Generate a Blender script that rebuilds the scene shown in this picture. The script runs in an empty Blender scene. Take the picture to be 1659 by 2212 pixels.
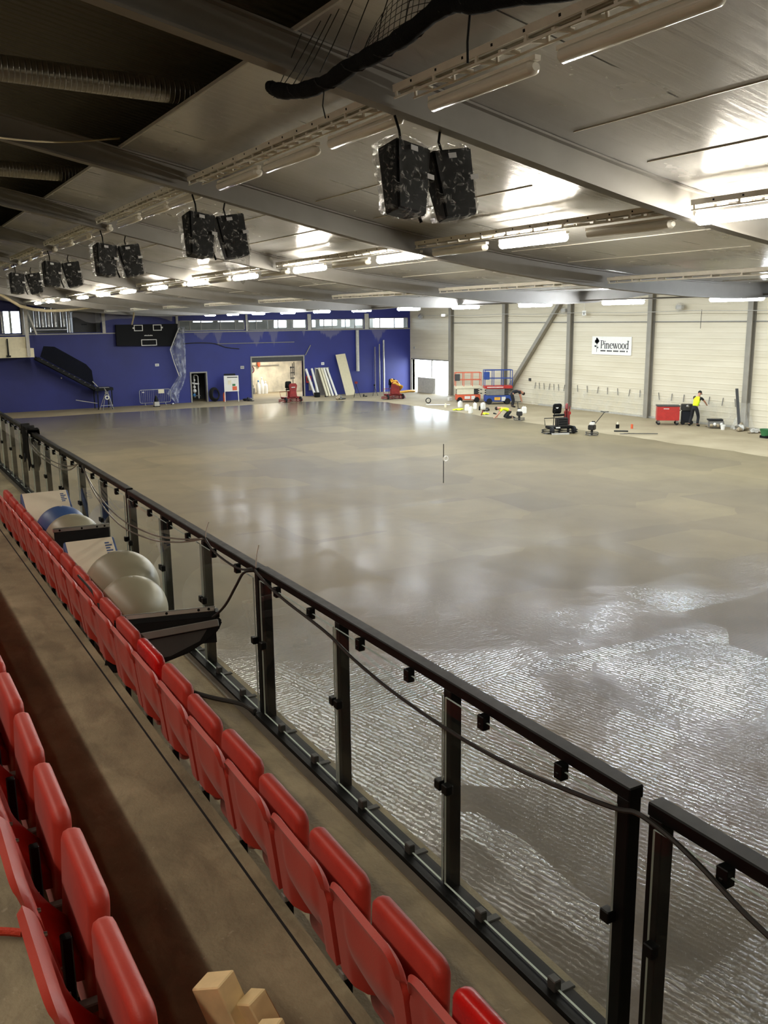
import bpy, bmesh, math, random
from mathutils import Vector, Matrix, Euler
R = math.radians
rnd = random.Random(7)
sc = bpy.context.scene
col = sc.collection
ORD = ['first', 'second', 'third', 'fourth', 'fifth', 'sixth', 'seventh', 'eighth', 'ninth', 'tenth', 'eleventh', 'twelfth', 'thirteenth',
       'fourteenth', 'fifteenth', 'sixteenth', 'seventeenth', 'eighteenth', 'nineteenth', 'twentieth', 'twenty-first', 'twenty-second',
       'twenty-third', 'twenty-fourth', 'twenty-fifth', 'twenty-sixth', 'twenty-seventh', 'twenty-eighth', 'twenty-ninth', 'thirtieth']

# ------------------------------------------------------------------ mesh building
class MB:
    def __init__(s):
        s.v = []; s.f = []; s.m = []
    def add(s, vs, fs, m=0):
        b = len(s.v); s.v += [tuple(v) for v in vs]
        for f in fs: s.f.append([b + i for i in f]); s.m.append(m)
        return s
    def box(s, c, d, rot=None, m=0):
        c = Vector(c); M = Euler(rot).to_matrix() if rot else None
        vs = []
        for x in (-.5, .5):
            for y in (-.5, .5):
                for z in (-.5, .5):
                    p = Vector((x * d[0], y * d[1], z * d[2]))
                    if M: p = M @ p
                    vs.append(c + p)
        return s.add(vs, [(0, 1, 3, 2), (4, 6, 7, 5), (0, 4, 5, 1), (2, 3, 7, 6), (0, 2, 6, 4), (1, 5, 7, 3)], m)
    def bb(s, a, b, m=0):
        return s.box([(a[i] + b[i]) / 2 for i in range(3)], [abs(b[i] - a[i]) for i in range(3)], None, m)
    def bar(s, a, b, w, h=None, m=0, up=(0, 0, 1)):
        """rectangular bar from a to b"""
        h = h or w; a = Vector(a); b = Vector(b); d = (b - a).normalized(); u = Vector(up)
        if abs(d.dot(u)) > .99: u = Vector((1, 0, 0))
        x = d.cross(u).normalized(); u = x.cross(d).normalized()
        vs = []
        for p in (a, b):
            for sx, sy in ((-1, -1), (1, -1), (1, 1), (-1, 1)): vs.append(p + x * sx * w / 2 + u * sy * h / 2)
        return s.add(vs, [(3, 2, 1, 0), (4, 5, 6, 7), (0, 1, 5, 4), (1, 2, 6, 5), (2, 3, 7, 6), (3, 0, 4, 7)], m)
    def tube(s, pts, r, n=8, m=0, closed=False, cap=True):
        pts = [Vector(p) for p in pts]; N = len(pts); rs = r if isinstance(r, (list, tuple)) else [r] * N
        vs = []; x = None
        for i, p in enumerate(pts):
            if closed: d = (pts[(i + 1) % N] - pts[i - 1]).normalized()
            else: d = (pts[min(i + 1, N - 1)] - pts[max(i - 1, 0)]).normalized()
            if x is None:
                t = Vector((0, 0, 1)) if abs(d.z) < .9 else Vector((1, 0, 0)); x = d.cross(t).normalized()
            else:
                x = (x - d * x.dot(d)).normalized()
            y = d.cross(x)
            for k in range(n):
                a = 2 * math.pi * k / n; vs.append(p + (x * math.cos(a) + y * math.sin(a)) * rs[i])
        fs = []
        for i in range(N if closed else N - 1):
            j = (i + 1) % N
            for k in range(n): l = (k + 1) % n; fs.append((i * n + k, i * n + l, j * n + l, j * n + k))
        if cap and not closed: fs += [tuple(range(n))[::-1], tuple((N - 1) * n + k for k in range(n))]
        return s.add(vs, fs, m)
    def cyl(s, a, b, r, n=16, m=0, r2=None):
        return s.tube([a, b], [r, r if r2 is None else r2], n, m)
    def lathe(s, prof, c=(0, 0, 0), n=20, m=0, axis='z'):
        vs = []; fs = []
        for (r, z) in prof:
            for k in range(n):
                a = 2 * math.pi * k / n; p = (r * math.cos(a), r * math.sin(a), z)
                if axis == 'x': p = (p[2], p[0], p[1])
                if axis == 'y': p = (p[1], p[2], p[0])
                vs.append((p[0] + c[0], p[1] + c[1], p[2] + c[2]))
        for i in range(len(prof) - 1):
            for k in range(n): l = (k + 1) % n; fs.append((i * n + k, i * n + l, (i + 1) * n + l, (i + 1) * n + k))
        fs += [tuple(range(n))[::-1], tuple((len(prof) - 1) * n + k for k in range(n))]
        return s.add(vs, fs, m)
    def prism(s, poly, a, b, axis='y', m=0):
        """polygon in the plane across axis, pulled from a to b"""
        n = len(poly); vs = []
        for t in (a, b):
            for p in poly:
                vs.append({'y': (p[0], t, p[1]), 'x': (t, p[0], p[1]), 'z': (p[0], p[1], t)}[axis])
        return s.add(vs, [tuple(range(n)), tuple(range(n, 2 * n))[::-1]] + [(i, n + i, n + (i + 1) % n, (i + 1) % n) for i in range(n)], m)
    def slab(s, w, h, t, r, bev, c=(0, 0, 0), M=None, m=0, n=5):
        """rounded-corner slab: w along y, h along z, thickness t along x"""
        def loop(ins, x):
            o = []; rr = max(r - ins, .002)
            for cx_, cy_, a0 in ((w / 2 - r, h / 2 - r, 0), (-w / 2 + r, h / 2 - r, 90), (-w / 2 + r, -h / 2 + r, 180), (w / 2 - r, -h / 2 + r, 270)):
                for k in range(n + 1):
                    a = R(a0 + 90 * k / n); o.append(Vector((x, cx_ + rr * math.cos(a), cy_ + rr * math.sin(a))))
            return o
        L = [loop(bev, -t / 2), loop(bev * .3, -t / 2 + bev * .3), loop(0, -t / 2 + bev), loop(0, t / 2 - bev), loop(bev * .3, t / 2 - bev * .3), loop(bev, t / 2)]
        k = len(L[0]); vs = []
        for l in L:
            for p in l: vs.append((M @ p if M else p) + Vector(c))
        fs = [tuple(range(k))[::-1], tuple((len(L) - 1) * k + i for i in range(k))]
        for i in range(len(L) - 1):
            for j in range(k): fs.append((i * k + j, i * k + (j + 1) % k, (i + 1) * k + (j + 1) % k, (i + 1) * k + j))
        return s.add(vs, fs, m)
    def ball(s, c, r, nu=24, nv=14, m=0, sc_=(1, 1, 1)):
        vs = [(c[0], c[1], c[2] + r * sc_[2])]; fs = []
        for j in range(1, nv):
            t = math.pi * j / nv
            for i in range(nu):
                a = 2 * math.pi * i / nu
                vs.append((c[0] + r * sc_[0] * math.sin(t) * math.cos(a), c[1] + r * sc_[1] * math.sin(t) * math.sin(a), c[2] + r * sc_[2] * math.cos(t)))
        vs.append((c[0], c[1], c[2] - r * sc_[2])); e = len(vs) - 1
        for i in range(nu):
            fs.append((0, 1 + i, 1 + (i + 1) % nu)); fs.append((e, e - nu + (i + 1) % nu, e - nu + i))
        for j in range(nv - 2):
            for i in range(nu):
                a = 1 + j * nu + i; b = 1 + j * nu + (i + 1) % nu; fs.append((a, a + nu, b + nu, b))
        return s.add(vs, fs, m)
    def grid(s, fn, nu, nv, m=0):
        vs = [fn(i / nu, j / nv) for j in range(nv + 1) for i in range(nu + 1)]
        return s.add(vs, [(j * (nu + 1) + i, j * (nu + 1) + i + 1, (j + 1) * (nu + 1) + i + 1, (j + 1) * (nu + 1) + i) for j in range(nv) for i in range(nu)], m)
    def build(s, name, mats, parent=None, loc=None, rz=0, rot=None, smooth=True, bevel=0, seg=2, solid=0, fix=False, angle=35):
        me = bpy.data.meshes.new(name); me.from_pydata([tuple(v) for v in s.v], [], s.f)
        ms = mats if isinstance(mats, (list, tuple)) else [mats]
        for m in ms: me.materials.append(m)
        me.polygons.foreach_set('material_index', s.m)
        if bevel or fix or solid:
            bm = bmesh.new(); bm.from_mesh(me)
            if solid: bmesh.ops.solidify(bm, geom=bm.faces[:], thickness=solid)
            if bevel: bmesh.ops.bevel(bm, geom=bm.edges[:], offset=bevel, segments=seg, affect='EDGES', clamp_overlap=True)
            bmesh.ops.recalc_face_normals(bm, faces=bm.faces[:])
            bm.to_mesh(me); bm.free()
        if smooth:
            me.polygons.foreach_set('use_smooth', [True] * len(me.polygons)); me.set_sharp_from_angle(angle=R(angle))
        me.update()
        o = bpy.data.objects.new(name, me); col.objects.link(o)
        if parent: o.parent = parent
        if loc is not None: o.location = loc
        o.rotation_euler = rot if rot else (0, 0, rz)
        return o

def tag(o, label, cat, group=None, kind=None):
    o['label'] = label; o['category'] = cat
    if group: o['group'] = group
    if kind: o['kind'] = kind
    return o
def thing(name, label, cat, loc=(0, 0, 0), rz=0, group=None, rot=None):
    o = bpy.data.objects.new(name, None); o.empty_display_size = .2; col.objects.link(o); o.location = loc
    o.rotation_euler = rot if rot else (0, 0, rz)
    return tag(o, label, cat, group)
def struct(o):
    o['kind'] = 'structure'; return o
def dup(o, parent=None):
    c = o.copy(); col.objects.link(c)
    if parent: c.parent = parent
    for ch in list(o.children): dup(ch, c)
    return c

# ------------------------------------------------------------------ materials
def lin(h):
    o = []
    for i in (0, 2, 4):
        c = int(h[i:i + 2], 16) / 255; o.append(c / 12.92 if c <= .04045 else ((c + .055) / 1.055) ** 2.4)
    return (*o, 1)
class NT:
    def __init__(s, name):
        s.mat = bpy.data.materials.new(name); s.mat.use_nodes = True; s.n = s.mat.node_tree.nodes; s.l = s.mat.node_tree.links
        s.n.clear(); s.out = s.n.new('ShaderNodeOutputMaterial')
    def a(s, t, ins=None, **kw):
        n = s.n.new('ShaderNode' + t)
        for k, v in kw.items(): setattr(n, k, v)
        for k, v in (ins or {}).items(): s.set(n, k, v)
        return n
    def set(s, n, k, v):
        i = n.inputs[k]
        if isinstance(v, bpy.types.NodeSocket): s.l.new(v, i)
        elif isinstance(v, bpy.types.Node): s.l.new(v.outputs[0], i)
        else: i.default_value = v
    def math(s, op, a, b=0.5, c=0.5): return s.a('Math', {0: a, 1: b, 2: c}, operation=op).outputs[0]
    def mix(s, f, a, b, mode='MIX'):
        n = s.n.new('ShaderNodeMix'); n.data_type = 'RGBA'; n.blend_type = mode
        s.set(n, 0, f); s.set(n, 6, a); s.set(n, 7, b); return n.outputs[2]
    def ramp(s, v, stops, mode='LINEAR'):
        n = s.n.new('ShaderNodeValToRGB'); s.l.new(v if isinstance(v, bpy.types.NodeSocket) else v.outputs[0], n.inputs[0]); n.color_ramp.interpolation = mode
        e = n.color_ramp.elements
        while len(e) > 1: e.remove(e[-1])
        for i, (p, c) in enumerate(stops):
            if not isinstance(c, tuple): c = (c, c, c, 1)
            k = e[0] if i == 0 else e.new(p)
            k.position = p; k.color = c
        return n.outputs[0]
    def obj(s): return s.a('TexCoord').outputs['Object']
    def gpos(s): return s.a('NewGeometry').outputs['Position']
    def noise(s, vec, scale, detail=4, rough=.55, dist=0):
        n = s.a('TexNoise', {'Vector': vec, 'Scale': scale, 'Detail': detail, 'Roughness': rough, 'Distortion': dist}); return n.outputs[0]
    def scale(s, vec, v): return s.a('Mapping', {'Vector': vec, 'Scale': v}).outputs[0]
    def bsdf(s, **k):
        n = s.n.new('ShaderNodeBsdfPrincipled')
        for a_, v in k.items(): s.set(n, a_.replace('_', ' '), v)
        s.l.new(n.outputs[0], s.out.inputs[0]); return n
def mk(name, hexc, rough=.5, metal=0, var=.12, scale=6, bump=0, bscale=60, coat=0, spec=.5, rv=.08):
    t = NT(name); c = lin(hexc); p = t.obj(); n = t.noise(p, scale)
    d = tuple(x * (1 - var) for x in c[:3]) + (1,); l_ = tuple(min(1, x * (1 + var)) for x in c[:3]) + (1,)
    colr = t.ramp(n, [(.3, d), (.7, l_)])
    ro = t.math('MULTIPLY_ADD', t.noise(p, scale * 2.7), rv * 2, rough - rv)
    b = t.bsdf(Base_Color=colr, Roughness=ro, Metallic=metal, Coat_Weight=coat)
    b.inputs['Specular IOR Level'].default_value = spec
    if bump:
        bn = t.a('Bump', {'Height': t.noise(p, bscale), 'Strength': bump, 'Distance': .01}); t.set(b, 'Normal', bn)
    return t.mat
def emit(name, c, s):
    t = NT(name); e = t.a('Emission', {0: c, 1: s}); t.l.new(e.outputs[0], t.out.inputs[0]); return t.mat
def clear(name, tint=(1, 1, 1, 1), opa=.06, rough=.05, haze=(.8, .8, .8, 1), noise=0, bump=0, bscale=8, fac=1.0):
    """see-through film or glass: clear transmission, fresnel gloss, a little milky diffuse or pale painted glints"""
    t = NT(name); tr = t.a('BsdfTransparent', {0: tint}); g = t.a('BsdfGlossy', {'Roughness': rough, 0: (1, 1, 1, 1)})
    fr = t.a('Fresnel', {'IOR': 1.45}); bf = t.a('NewGeometry').outputs['Backfacing']; p = t.obj()
    if bump:
        bn = t.a('Bump', {'Height': t.noise(p, bscale, 5, .6, 1.5), 'Strength': bump, 'Distance': .05}); t.set(g, 'Normal', bn); t.set(fr, 'Normal', bn)
    d = t.a('BsdfDiffuse', {0: haze})
    o = t.math('MULTIPLY', t.ramp(t.noise(p, bscale * .7, 4, .6, 1.2 if noise > 1 else 0), [(.35, .15), (.7, 1.0)] if noise == 1 else [(.55, .04), (.66, 1.0)]), opa) if noise else opa
    m1 = t.a('MixShader', {0: o, 1: tr, 2: d}); m2 = t.a('MixShader', {0: t.math('MULTIPLY', t.math('MULTIPLY', fr, t.math('SUBTRACT', 1.0, bf)), fac), 1: m1, 2: g})
    t.l.new(m2.outputs[0], t.out.inputs[0]); return t.mat

M = {}
def defs(**k):
    for n, a in k.items(): M[n] = mk(n, *a[:1], **(a[1] if len(a) > 1 else {}))
defs(black=('080908', dict(rough=.5, var=.2, spec=.2)), black_matt=('0c0c0c', dict(rough=.8, var=.2)), rubber=('141312', dict(rough=.85)),
     dark_grey=('3a3936', dict(rough=.55)), mid_grey=('77746d', dict(rough=.5)), steel=('8d8a83', dict(rough=.35, metal=.8)), alu=('b9b8b2', dict(rough=.3, metal=.85)),
     galv=('a9a8a4', dict(rough=.32, metal=.9, var=.15, scale=14)), white=('dcd8cc', dict(rough=.45, var=.05)), white_plastic=('e9e6dc', dict(rough=.35, var=.04)),
     cream=('d8cfb0', dict(rough=.6, var=.06)), tray=('f1ede2', dict(rough=.4, var=.06)), red=('b02a22', dict(rough=.4)), dark_red=('7c2320', dict(rough=.45, var=.2)),
     orange=('cf5a33', dict(rough=.5)), amber=('d6a038', dict(rough=.45)), blue=('1f3f86', dict(rough=.45)), sky_blue=('3c78ab', dict(rough=.4)),
     yellow_vis=('d7f01c', dict(rough=.8, var=.08)), lime=('c9e818', dict(rough=.8, var=.1)), skin=('b98265', dict(rough=.55, var=.06)), navy=('14161d', dict(rough=.85)),
     cloth_black=('17171a', dict(rough=.9)), wood=('e2c995', dict(rough=.6, var=.15, scale=9)), wood_end=('d9bd85', dict(rough=.7, var=.2, scale=25)), panel_board=('c2b694', dict(rough=.6, var=.05)),
     beam=('8a8782', dict(rough=.5, var=.08, scale=2)), column=('8b8577', dict(rough=.5, var=.1, scale=2)), door_grey=('6d6862', dict(rough=.5)), frame_grey=('8f8b80', dict(rough=.45)),
     grey_ball=('98927c', dict(rough=.36, var=.07, scale=2)), blue_ball=('3c5688', dict(rough=.4, var=.06)), mat_white=('dfd4be', dict(rough=.6, var=.04)), mat_blue=('4a5c86', dict(rough=.6)),
     green=('2f6b3c', dict(rough=.6)), tape=('b8b8b8', dict(rough=.3)), rope_red=('c2391f', dict(rough=.7, bump=.6, bscale=90)), net_black=('0c0c0c', dict(rough=.95, var=.4, bump=.5, bscale=60, spec=.2)),
     net_cream=('cdbf9d', dict(rough=.8)), debris=('8f8168', dict(rough=.85, var=.45, scale=7, bump=1, bscale=12)), scoreboard=('0a0a0b', dict(rough=.6, spec=.15)), cable=('24221f', dict(rough=.6)),
     engine=('2b2926', dict(rough=.5, metal=.3, var=.3, scale=12)), white_line=('e4e2da', dict(rough=.6)), screed=('6f6a5e', dict(rough=.7, var=.2)), unlit_lens=('f0ede2', dict(rough=.15, var=.03, coat=.6)),
     paint_scuff=('6c675c', dict(rough=.6)), light_grey=('b1ada2', dict(rough=.5)), hair=('241a14', dict(rough=.8)))

# worn red seat plastic
def seat_mat(name, c1, c2, rough):
    t = NT(name); p = t.obj()
    n = t.ramp(t.noise(p, 3.0, 5, .6), [(.35, lin(c1)), (.75, lin(c2))])
    sep = t.a('SeparateXYZ', {0: p}).outputs[2]
    b = t.bsdf(Base_Color=n, Roughness=t.math('MULTIPLY_ADD', t.noise(p, 12), .2, rough - .1), Subsurface_Weight=.0, Sheen_Weight=.08, Sheen_Roughness=.5)
    bn = t.a('Bump', {'Height': t.noise(p, 160, 2), 'Strength': .12, 'Distance': .004}); t.set(b, 'Normal', bn)
    return t.mat
M['seat'] = seat_mat('seat', 'b23123', 'c84634', .5)
M['seat_new'] = seat_mat('seat_new', 'c81410', 'd51c16', .28)

# stained terrace concrete
t = NT('terrace_concrete'); p = t.gpos()
c = t.ramp(t.noise(p, 1.6, 8, .62), [(.28, lin('6f6650')), (.5, lin('8f8468')), (.72, lin('aa9d7f'))])
st = t.ramp(t.noise(t.scale(p, (3, 1, 1)), 2.4, 5, .65, .6), [(.48, 0.0), (.62, .7)])
c = t.mix(t.math('MULTIPLY', st, .55), c, lin('5d513f'))
sp = t.ramp(t.noise(p, 34, 2, .5), [(.70, 0.0), (.76, 1.0)])
c = t.mix(t.math('MULTIPLY', sp, .25), c, lin('c0b59c'))
b = t.bsdf(Base_Color=c, Roughness=t.math('MULTIPLY_ADD', st, -.15, .75))
t.set(b, 'Normal', t.a('Bump', {'Height': t.noise(p, 60, 6), 'Strength': .35, 'Distance': .01})); M['terrace'] = t.mat
# dry screed around the rink
t = NT('dry_floor'); p = t.gpos()
c = t.ramp(t.noise(p, .5, 8, .6), [(.3, lin('86785b')), (.7, lin('9d8f71'))])
b = t.bsdf(Base_Color=c, Roughness=.72); t.set(b, 'Normal', t.a('Bump', {'Height': t.noise(p, 25, 5), 'Strength': .2, 'Distance': .01})); M['dry_floor'] = t.mat

# wet, freshly floated concrete: pull marks in patches, wet film of uneven gloss
t = NT('wet_concrete'); p = t.gpos()
warp = t.a('VectorMath', {0: p, 1: t.a('VectorMath', {0: t.a('TexNoise', {'Vector': p, 'Scale': .35, 'Detail': 1}).outputs[1], 1: (.7, .7, 0)}, operation='MULTIPLY')}, operation='ADD').outputs[0]
brick = t.a('TexVoronoi', {'Vector': t.scale(warp, (.30, .34, 0)), 'Scale': 1.0, 'Randomness': .55}, distance='CHEBYCHEV')
cid = t.a('SeparateColor', {0: brick.outputs['Color']})
big = t.noise(t.scale(p, (1, .5, 1)), .16, 4, .55)
fine = t.noise(p, .8, 6, .6, .4)
base = t.ramp(t.math('ADD', t.math('MULTIPLY', big, .8), t.math('MULTIPLY', cid.outputs[0], .2)), [(.25, lin('5d5340')), (.5, lin('6f634a')), (.78, lin('827556'))])
base = t.mix(t.math('MULTIPLY', t.ramp(fine, [(.4, 0.0), (.65, 1.0)]), .22), base, lin('50472f'))
w1 = t.a('TexWave', {'Vector': t.a('Mapping', {'Vector': p, 'Rotation': (0, 0, R(-13))}).outputs[0], 'Scale': 4.2, 'Distortion': 4.0, 'Detail': 4, 'Detail Scale': 2.0, 'Detail Roughness': .7}, wave_type='BANDS', bands_direction='X').outputs[1]
w2 = t.a('TexWave', {'Vector': t.a('Mapping', {'Vector': p, 'Rotation': (0, 0, R(-9))}).outputs[0], 'Scale': 4.4, 'Distortion': 4.0, 'Detail': 4, 'Detail Scale': 2.0, 'Detail Roughness': .7}, wave_type='BANDS', bands_direction='Y').outputs[1]
sel = t.ramp(cid.outputs[1], [(.68, 0.0), (.72, 1.0)])
comb = t.math('ADD', t.math('MULTIPLY', w2, sel), t.math('MULTIPLY', w1, t.math('SUBTRACT', 1.0, sel)))
sxyz = t.a('SeparateXYZ', {0: p}); yn = t.math('DIVIDE', t.math('ADD', sxyz.outputs[1], t.math('MULTIPLY', t.noise(p, .12, 2), 8.0)), 60.0)
near = t.ramp(yn, [(.0, 1.0), (.24, 1.0), (.33, .28), (.5, .08), (1, .04)])      # raked at the near end, floated smooth further off
patch = t.ramp(t.math('ADD', t.math('MULTIPLY', cid.outputs[2], .6), t.math('MULTIPLY', t.noise(p, .45, 4), .55)), [(.36, .22), (.60, 1.0)])
amp = t.math('MULTIPLY', near, patch)
grit = t.math('MULTIPLY', t.noise(p, 38, 5, .7), t.math('MULTIPLY', near, .8))
h = t.math('ADD', t.math('MULTIPLY', comb, amp), grit)
h = t.math('ADD', h, t.math('MULTIPLY', t.noise(p, .9, 3), .5))
wet = t.noise(t.scale(p, (1, 1, 1)), .33, 5, .6, .8)
fary = t.ramp(t.math('DIVIDE', sxyz.outputs[1], 60.0), [(.6, 0.0), (.9, 1.0)])
mid = t.ramp(t.math('ADD', t.math('MULTIPLY', cid.outputs[2], .22), t.math('MULTIPLY', wet, .9)), [(.44, .02), (.68, .10)])
line = t.math('MULTIPLY', t.math('MULTIPLY_ADD', comb, .9, .12), t.ramp(t.noise(p, 16, 4, .7), [(.38, .25), (.56, 1.0)]))
film = t.math('MAXIMUM', t.math('MAXIMUM', t.math('MINIMUM', t.math('MULTIPLY', t.math('MULTIPLY', t.math('MULTIPLY', amp, line), t.ramp(t.noise(p, .27, 4, .6, .5), [(.40, .18), (.58, 1.0)])), t.ramp(near, [(.25, .5), (.8, 1.9)])), 1.0), mid), fary)
base = t.mix(t.math('MULTIPLY', near, .85), base, t.mix(1.0, base, lin('968a74'), 'MULTIPLY'))
b = t.bsdf(Base_Color=base, Roughness=.62, Coat_Weight=film, Coat_Roughness=t.ramp(near, [(.1, .2), (.5, .11)]), Coat_IOR=2.1, Coat_Tint=(.86, .92, 1, 1)); b.inputs['Specular IOR Level'].default_value = .15
bn = t.a('Bump', {'Height': h, 'Strength': .8, 'Distance': .0032}); t.set(b, 'Coat Normal', bn)
t.set(b, 'Normal', t.a('Bump', {'Height': h, 'Strength': .3, 'Distance': .0032})); M['wet_concrete'] = t.mat

# blue wall with run-down grey dirt
t = NT('blue_wall'); p = t.gpos()
c = t.ramp(t.noise(p, .35, 4), [(.3, lin('1c2262')), (.7, lin('222a76'))])
sx = t.a('SeparateXYZ', {0: p})
b = t.bsdf(Base_Color=c, Roughness=.55); M['blue_wall'] = t.mat
# ribbed pale sandwich-panel wall
t = NT('ribbed_wall'); p = t.gpos(); sx = t.a('SeparateXYZ', {0: p})
rib = t.a('TexWave', {'Vector': p, 'Scale': 1.1, 'Distortion': 0.0}, wave_type='BANDS', bands_direction='Z').outputs[1]
c = t.ramp(t.noise(t.scale(p, (1, .25, 2)), .9, 5), [(.3, lin('cabfa4')), (.7, lin('d8ceb5'))])
b = t.bsdf(Base_Color=c, Roughness=.5)
t.set(b, 'Normal', t.a('Bump', {'Height': t.ramp(rib, [(.85, 0.0), (.95, 1.0)]), 'Strength': .5, 'Distance': .02})); M['ribbed_wall'] = t.mat
# satin metal roof deck: rippled sheets with dark joints
t = NT('roof_deck'); p = t.gpos(); sx = t.a('SeparateXYZ', {0: p})
ripple = t.noise(t.a('Mapping', {'Vector': p, 'Rotation': (0, 0, R(18)), 'Scale': (.45, 7, 1)}).outputs[0], 1.0, 5, .6, .6)
rib = t.a('TexWave', {'Vector': p, 'Scale': 1.55, 'Distortion': 0.0}, wave_type='BANDS', bands_direction='Y').outputs[1]
fy = t.math('FRACT', t.math('DIVIDE', sx.outputs[1], 2.117)); joint = t.math('LESS_THAN', fy, .012)
brk = t.ramp(t.noise(t.scale(p, (.8, 3, 1)), 1.2, 2), [(.52, 0.0), (.54, 1.0)])
jj = t.math('MULTIPLY', joint, brk)
c = t.ramp(t.noise(p, .7, 5), [(.3, lin('bcbbb9')), (.7, lin('cccbc9'))])
c = t.mix(jj, c, lin('1b1917'))
b = t.bsdf(Base_Color=c, Roughness=t.math('MULTIPLY_ADD', t.noise(p, 1.3), .16, .17), Metallic=.36)
hh = t.math('ADD', t.math('MULTIPLY', ripple, .8), t.math('MULTIPLY', rib, .12))
t.set(b, 'Normal', t.a('Bump', {'Height': hh, 'Strength': .4, 'Distance': .02})); M['roof_deck'] = t.mat
# dark corrugated roof over the stand
t = NT('corrugated'); p = t.gpos()
rib = t.a('TexWave', {'Vector': p, 'Scale': 1.6, 'Distortion': 0.0}, wave_type='BANDS', bands_direction='Y').outputs[1]
b = t.bsdf(Base_Color=lin('6a655b'), Roughness=.55)
t.set(b, 'Normal', t.a('Bump', {'Height': rib, 'Strength': .8, 'Distance': .05})); M['corrugated'] = t.mat
# spiral duct
t = NT('spiral_duct'); p = t.obj()
rib = t.a('TexWave', {'Vector': p, 'Scale': 5.0, 'Distortion': 0.0}, wave_type='BANDS', bands_direction='X').outputs[1]
b = t.bsdf(Base_Color=lin('b5b2ab'), Roughness=.3, Metallic=.9)
t.set(b, 'Normal', t.a('Bump', {'Height': t.ramp(rib, [(.8, 0.0), (.95, 1.0)]), 'Strength': .8, 'Distance': .02})); M['spiral_duct'] = t.mat
# plastered room behind the doors
M['room_wall'] = mk('room_wall', 'd6cbb0', rough=.8, var=.3, scale=1.2)
M['corridor'] = mk('corridor', '9d9a8f', rough=.8, var=.2, scale=1.0)
M['ground_out'] = mk('ground_out', 'b8b4aa', rough=.8)
M['glass'] = clear('glass', (.97, .985, .975, 1), .004, .01, (.7, .72, .68, 1), fac=.5)
M['glass_edge'] = mk('glass_edge', 'c9d6cc', rough=.2, var=.05)
M['win_glass'] = clear('win_glass', (.9, .93, .95, 1), .03, .02)
M['film'] = clear('film', (.96, .96, .96, 1), .30, .07, (.85, .85, .82, 1), 2, 1.0, 18, fac=3.0)  # bag film: crinkle highlights painted in as sparse pale diffuse streaks
M['film_heavy'] = clear('film_heavy', (.9, .92, .95, 1), .55, .15, (.72, .75, .8, 1), 1, .9, 3)
M['film_wall'] = clear('film_wall', (.97, .97, .95, 1), .3, .16, (.82, .78, .68, 1), 1, .6, 2.2)
M['net_haze'] = clear('net_haze', (1, 1, 1, 1), .42, .6, (.30, .29, .30, 1), 0, fac=0)
M['mesh_dark'] = clear('mesh_dark', (1, 1, 1, 1), .82, .6, (.012, .013, .016, 1), 0, fac=0)
M['dirt_run'] = mk('dirt_run', '6a6672', rough=.8, var=.2, scale=3)
M['tube_lit'] = emit('tube_lit', (1.0, .93, .80, 1), 70)
M['tube_stand'] = emit('tube_stand', (1.0, .86, .66, 1), 34)
M['tube_cool'] = emit('tube_cool', (.92, .96, 1.0, 1), 120)
M['lamp_small'] = emit('lamp_small', (1.0, .95, .85, 1), 18)
# ------------------------------------------------------------------ setting
D, XW = 61.9, 37.9                       # blue end wall, pale side wall
KN = [(-14, 11.6), (-9, 10.5), (-3, 9.26), (1, 8.5), (4.9, 7.71), (9.08, 6.87), (13.76, 6.30), (18.8, 6.12), (24.2, 6.75), (28.6, 7.3), (33, 7.95), (38.2, 8.8), (44, 10)]
def tz(x):
    """height of the cable trays / beam axis of the sagging roof at x"""
    for i in range(1, len(KN) - 2):
        if KN[i][0] <= x <= KN[i + 1][0] or i == len(KN) - 3:
            (x0, y0), (x1, y1), (x2, y2), (x3, y3) = KN[i - 1:i + 3]
            u = (x - x1) / (x2 - x1); m1 = (y2 - y0) / (x2 - x0) * (x2 - x1); m2 = (y3 - y1) / (x3 - x1) * (x2 - x1)
            return (2 * u**3 - 3 * u**2 + 1) * y1 + (u**3 - 2 * u**2 + u) * m1 + (-2 * u**3 + 3 * u**2) * y2 + (u**3 - u**2) * m2
        if x < KN[1][0]: return KN[1][1] + (KN[1][0] - x) * .22
XS = [3.8 + (XW + .3 - 3.8) * i / 44 for i in range(45)]
BY = [-10.8 + 6.35 * k for k in range(12)]       # portal beams: ..., 1.9, 8.25, 14.6 ...

def wall_with_holes(name, axis, at, th, u0, u1, z0, z1, holes, mat):
    """upright wall built of blocks around rectangular openings; axis = its normal"""
    us = sorted({u0, u1, *[h[0] for h in holes], *[h[1] for h in holes]}); zs = sorted({z0, z1, *[h[2] for h in holes], *[h[3] for h in holes]})
    m = MB()
    for i in range(len(us) - 1):
        for j in range(len(zs) - 1):
            uc, zc = (us[i] + us[i + 1]) / 2, (zs[j] + zs[j + 1]) / 2
            if any(h[0] < uc < h[1] and h[2] < zc < h[3] for h in holes): continue
            if axis == 'y': m.bb((us[i], at, zs[j]), (us[i + 1], at + th, zs[j + 1]))
            else: m.bb((at, us[i], zs[j]), (at + th, us[i + 1], zs[j + 1]))
    return struct(m.build(name, mat, smooth=False))

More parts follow.
